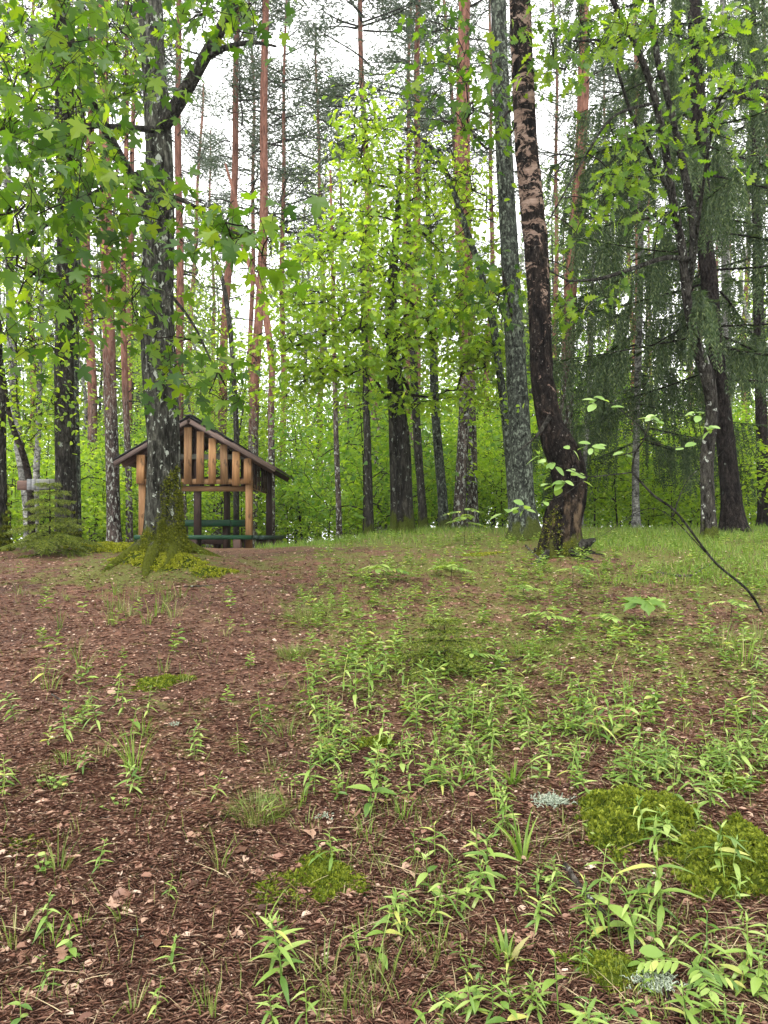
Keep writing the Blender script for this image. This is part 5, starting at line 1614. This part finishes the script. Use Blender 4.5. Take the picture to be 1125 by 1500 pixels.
# ---- moss
def moss(label, px_, py_, rx, ry, hgt, n, seed, bright=False, world=None, tip=.016):
    rng = np.random.default_rng(seed)
    c = G(px_, py_) if world is None else np.array([world[0], world[1], float(H(world[0], world[1]))])
    root = thing('moss_cushion', label, 'moss', c, group='moss cushions')
    def hz(x, y):
        a = np.arctan2(y / ry, x / rx)
        edge = 1 + .22 * np.sin(2 * a + seed) + .14 * np.sin(3 * a + seed * 2.1) + .10 * np.sin(5 * a + seed)
        r = np.sqrt((x / rx) ** 2 + (y / ry) ** 2) / edge + .16 * vnoise(x * 19, y * 19, seed=seed + 5) + .10 * vnoise(x * 45, y * 45, seed=seed + 6)
        e = np.clip(1 - r ** 2.4, -.4, 1)
        bumps = .22 * vnoise(x * 26, y * 26, seed=seed) + .18 * vnoise(x * 11, y * 11, seed=seed + 1)
        return H(c[0] + x, c[1] + y) - c[2] + hgt * (e * (1 + bumps)) - .012, r
    m = 44; u = np.linspace(-1.35, 1.35, m); X_, Y_ = np.meshgrid(u * rx, u * ry); Z_, R_ = hz(X_, Y_)
    V = np.stack([X_, Y_, Z_], -1).reshape(-1, 3)
    i = np.arange(m - 1)[:, None] * m; j = np.arange(m - 1)[None]
    Q = np.stack([i + j, i + j + 1, i + m + j + 1, i + m + j], -1).reshape(-1, 4)
    Q = Q[(R_.ravel()[Q] < (.98 if bright else 1.06)).all(1)]
    mt = M['moss_bright'] if bright else M['moss_tip']
    MB().add(V, Q).build('moss_body', M['moss_body'], root, True)
    a = rng.random(n) * 6.28; r = np.sqrt(rng.random(n)) * 1.3
    x, y = rx * r * np.cos(a), ry * r * np.sin(a); z, rr = hz(x, y)
    k = rng.random(n) < np.clip((1.16 - rr) * 2.6, 0, 1) * (np.clip(1.7 + 2.2 * vnoise(x * 7, y * 7, seed=seed + 8) - 1.2 * rr, .2, 1) if bright else 1)
    T = np.stack([x, y, z - .004], 1)[k]; T = np.repeat(T, 3, 0); N = len(T)
    tipd = np.column_stack([rng.normal(0, .8, (N, 2)), np.ones(N)])
    MB().stamp(DIAM, frames(tipd, rng.normal(0, 1, (N, 3)), tip * rng.uniform(.6, 1.3, N)), T).build('moss_tips', mt, root, kind='stuff')


moss('large moss cushion pierced by seedlings on the lower slope', 930, 1200, .21, .24, .085, 6500, 1, tip=.018)
moss('broad moss cushion at the slope edge beside the large one', 1098, 1275, .22, .26, .09, 7000, 2, tip=.018)
moss('dark low moss patch left of the lower lichen', 888, 1425, .12, .10, .03, 1800, 3, tip=.012)
moss('low moss patch under a seedling mid-slope', 483, 1288, .15, .11, .035, 2600, 4, tip=.013)
moss('pale thin moss patch beside the trodden lane', 410, 1305, .15, .10, .022, 1800, 5, tip=.013)
moss('small moss strip on the trodden soil below the maple', 237, 1000, .16, .14, .03, 1200, 6)
moss('flat moss patch at the edge of the trodden soil', 40, 1240, .2, .14, .015, 1200, 7, tip=.012)
moss('moss tuft in the litter near the upper moss cushion', 1075, 1150, .10, .09, .03, 1200, 8)
moss('yellow-green moss skirt spreading round the maple foot', 0, 0, .42, .25, .06, 8000, 9, True, (-2.08, 6.95), .022)
moss('yellow-green moss bank on the crest left of the maple', 0, 0, .72, .35, .05, 9000, 10, True, (-3.05, 8.5), .022)
moss('small moss patch on the soil right of the maple foot', 0, 0, .25, .18, .03, 1200, 12, True, (-1.55, 6.75), .02)
moss('mossy crest patch left of the bent birch', 0, 0, .22, .14, .03, 1500, 13, True, (1.05, 7.9), .02)
moss('small moss cushion between seedlings above the lane', 545, 1090, .09, .08, .03, 900, 14)

# ---- lichens, sticks, dead leaves
def lichen(label, px_, py_, n, s, seed, z=.0):
    rng = np.random.default_rng(seed); c = G(px_, py_); mb = MB()
    for k in range(n):
        p = rng.normal(0, 1, 3) * [s, s * .7, 0]; p[2] = z
        d = norm(rng.normal(0, 1, 3) + [0, 0, .7])
        for q in range(4):
            e = p + d * s * .26; tube(mb, np.array([p, (p + e) / 2 + rng.normal(0, s * .05, 3), e]), [.0017, .0014, .0010], 4)
            p = e; d = norm(d + rng.normal(0, .7, 3))
    o = mb.build('lichen', M['lichen'], None, True); o.location = c; tag(o, label, 'lichen')


lichen('pale grey-green lichen clump beside the large moss cushion', 808, 1178, 190, .032, 1, .01)
lichen('white branching lichen tuft on the fallen stick', 960, 1452, 150, .026, 2, .02)
lichen('small pale lichen scrap on the trodden lane', 198, 1366, 40, .012, 3)
lichen('whitish lichen scrap near the lane below the grass', 256, 1062, 40, .016, 4)
lichen('white scrap of lichen mid-slope beside round leaves', 474, 1200, 30, .016, 5, .01)

def stick(label, spec, w, group=None, mat='bark_stick'):
    pp = np.array([G(a, b) for a, b in spec]); pp[:, 2] += w * .7
    c0 = pp[0].copy(); c = catmull(pp, .03)
    mb = MB(); tube(mb, c - c0, np.linspace(w, w * .55, len(c)), 8, .10, int(spec[0][0]))
    o = mb.build('fallen_stick', M[mat], None, True); o.location = c0; tag(o, label, 'stick', group)


stick('thick lichened fallen stick lying down the lower slope', [(828, 1272), (846, 1300), (881, 1340), (938, 1393), (965, 1440), (990, 1490)], .012)
stick('short dark twig lying on the bottom of the lane', [(116, 1430), (135, 1417), (152, 1406)], .005)
stick('dark broken twig lying under grass on the trodden soil', [(76, 1018), (90, 1027), (98, 1030)], .006)
stick('dead pale stick below the crest near the birch foot', [(770, 800), (782, 812), (792, 822)], .012)
stick('thin stick on the soil below the maple moss', [(270, 860), (310, 858), (345, 852)], .006)
stick('dark forked dead branch lying on the flat beyond the seedlings', [(960, 840), (1010, 845), (1040, 828), (1075, 815)], .012)
stick('pale stick lying right of the low young spruce', [(720, 972), (748, 970), (770, 962)], .008)
rng = np.random.default_rng(91)
for k in range(64):
    a, b = rng.uniform(20, 1100), 850 + 620 * rng.random(); L = rng.uniform(15, 60); t = rng.normal(0, .5)
    stick('thin brown twig lying ' + slope_place(G(a, b)), [(a, b), (a + L * .5 * math.cos(t), b + L * .3 * math.sin(t) + rng.normal(0, 2)), (a + L * math.cos(t), b + L * .6 * math.sin(t))], rng.uniform(.0015, .004), 'twigs in the litter', 'bark_twig')

def litter_pts(n, p0=838, pw=1.0):
    q = np.stack([rng.uniform(-30, 1155, n), p0 + (1520 - p0) * rng.random(n) ** pw], 1)
    m = int(n * 2.2)                                                  # the floor goes on beyond the picture
    y_ = .7 + 10.3 * rng.random(m) ** 1.7; x_ = rng.uniform(-1, 1, m) * (1.1 * y_ + 1.4)
    u_, v_ = CX + x_ / y_ * FPX, HZ - (H(x_, y_) - EYE) / y_ * FPX
    ok = (u_ < -30) | (u_ > 1155) | (v_ > 1520)
    g_ = np.vstack([ground_px(q[:, 0], q[:, 1]), np.stack([x_, y_, H(x_, y_)], 1)[ok]])
    return g_[g_[:, 1] < 11.5]
def flat_xf(pts, smin, smax, tilt=.35, lift=.004):
    n = len(pts); az = rng.random(n) * 6.28
    tip = np.column_stack([np.cos(az), np.sin(az), rng.normal(.12, tilt * .5, n)]); nr = np.column_stack([rng.normal(0, tilt, (n, 2)), np.ones(n)])
    return frames(tip, nr, rng.uniform(smin, smax, n)), pts + [0, 0, lift]
# dead leaves big enough to be picked out
me = []
for t_, cv in ((OAK, -.35), (OVAL, .3), (MAPLE, -.3), (OVAL, -.5)):
    V_ = t_[0].copy(); V_[:, 2] += cv * (V_[:, 1] - .4) ** 2 + .35 * V_[:, 0] ** 2 * np.sign(-cv) + .05 * np.sin(V_[:, 1] * 9 + V_[:, 0] * 7)
    me.append(MB().add(V_, t_[1], t_[2]).mesh('dead_leaf', M['dead_leaf']))
dp = litter_pts(130, 880, .8)[:130]
m_, t_ = flat_xf(dp, .03, .068, .35, .009)
for i in range(130):
    kk = int(rng.integers(4))
    o = link('dead_leaf', me[kk])
    m4 = Matrix.Identity(4)
    for r_ in range(3):
        for c_ in range(3):
            m4[r_][c_] = m_[i, r_, c_]
        m4[r_][3] = t_[i, r_]
    o.matrix_world = m4
    tag(o, 'dry brown ' + ['lobed oak', 'oval', 'maple', 'curled oval'][kk] + ' leaf lying ' + slope_place(dp[i]), 'leaf', 'fallen leaves on the slope')
CHIP = (np.array([(-.3, 0, 0), (.3, .05, .06), (.36, .6, .0), (.05, 1, .10), (-.32, .55, .05)]), [], np.array([(0, 1, 2), (0, 2, 4), (4, 2, 3)]))
mb = MB()
pts_ = litter_pts(90000, 782, .9); m_, t_ = flat_xf(pts_, .0035, .0115, .24); mb.stamp(CHIP, m_ * (.35 + .65 * pts_[:, 1] / 2.0)[:, None, None], t_)
pts_ = litter_pts(3000, 785, .9); m_, t_ = flat_xf(pts_, .018, .045, .3, .006); mb.stamp(HEXL, m_, t_)
tag(mb.build('leaf_litter', M['litter'], kind='stuff'), 'reddish brown leaf crumbs and bark flakes covering the slope', 'leaf litter')
pts_ = litter_pts(52000, 825, .85); m_, t_ = flat_xf(pts_, .018, .06, .2, .007); m_[:, :, 0] *= .045
tag(MB().stamp(DIAM, m_, t_).build('needle_litter', M['needle_litter'], kind='stuff'), 'fallen pine needles scattered over the slope', 'needles')

# ================================================================== damp air of the wood
t = NT('damp_air')
pv = t.n('VolumePrincipled'); pv.inputs['Color'].default_value = (.93, .96, 1.0, 1); pv.inputs['Density'].default_value = .0006
pv.inputs['Anisotropy'].default_value = .2
ot = t.n('OutputMaterial'); t.l(pv.outputs[0], ot.inputs['Volume'])
bx0, bx1, by0, by1, bz0, bz1 = -235, 235, -12, 172, -3.0, 30.0
V = [(x, y, z) for z in (bz0, bz1) for y in (by0, by1) for x in (bx0, bx1)]
MB().add(V, [(0, 2, 3, 1), (4, 5, 7, 6), (0, 1, 5, 4), (2, 6, 7, 3), (0, 4, 6, 2), (1, 3, 7, 5)]).build('haze', t.m, kind='stuff')
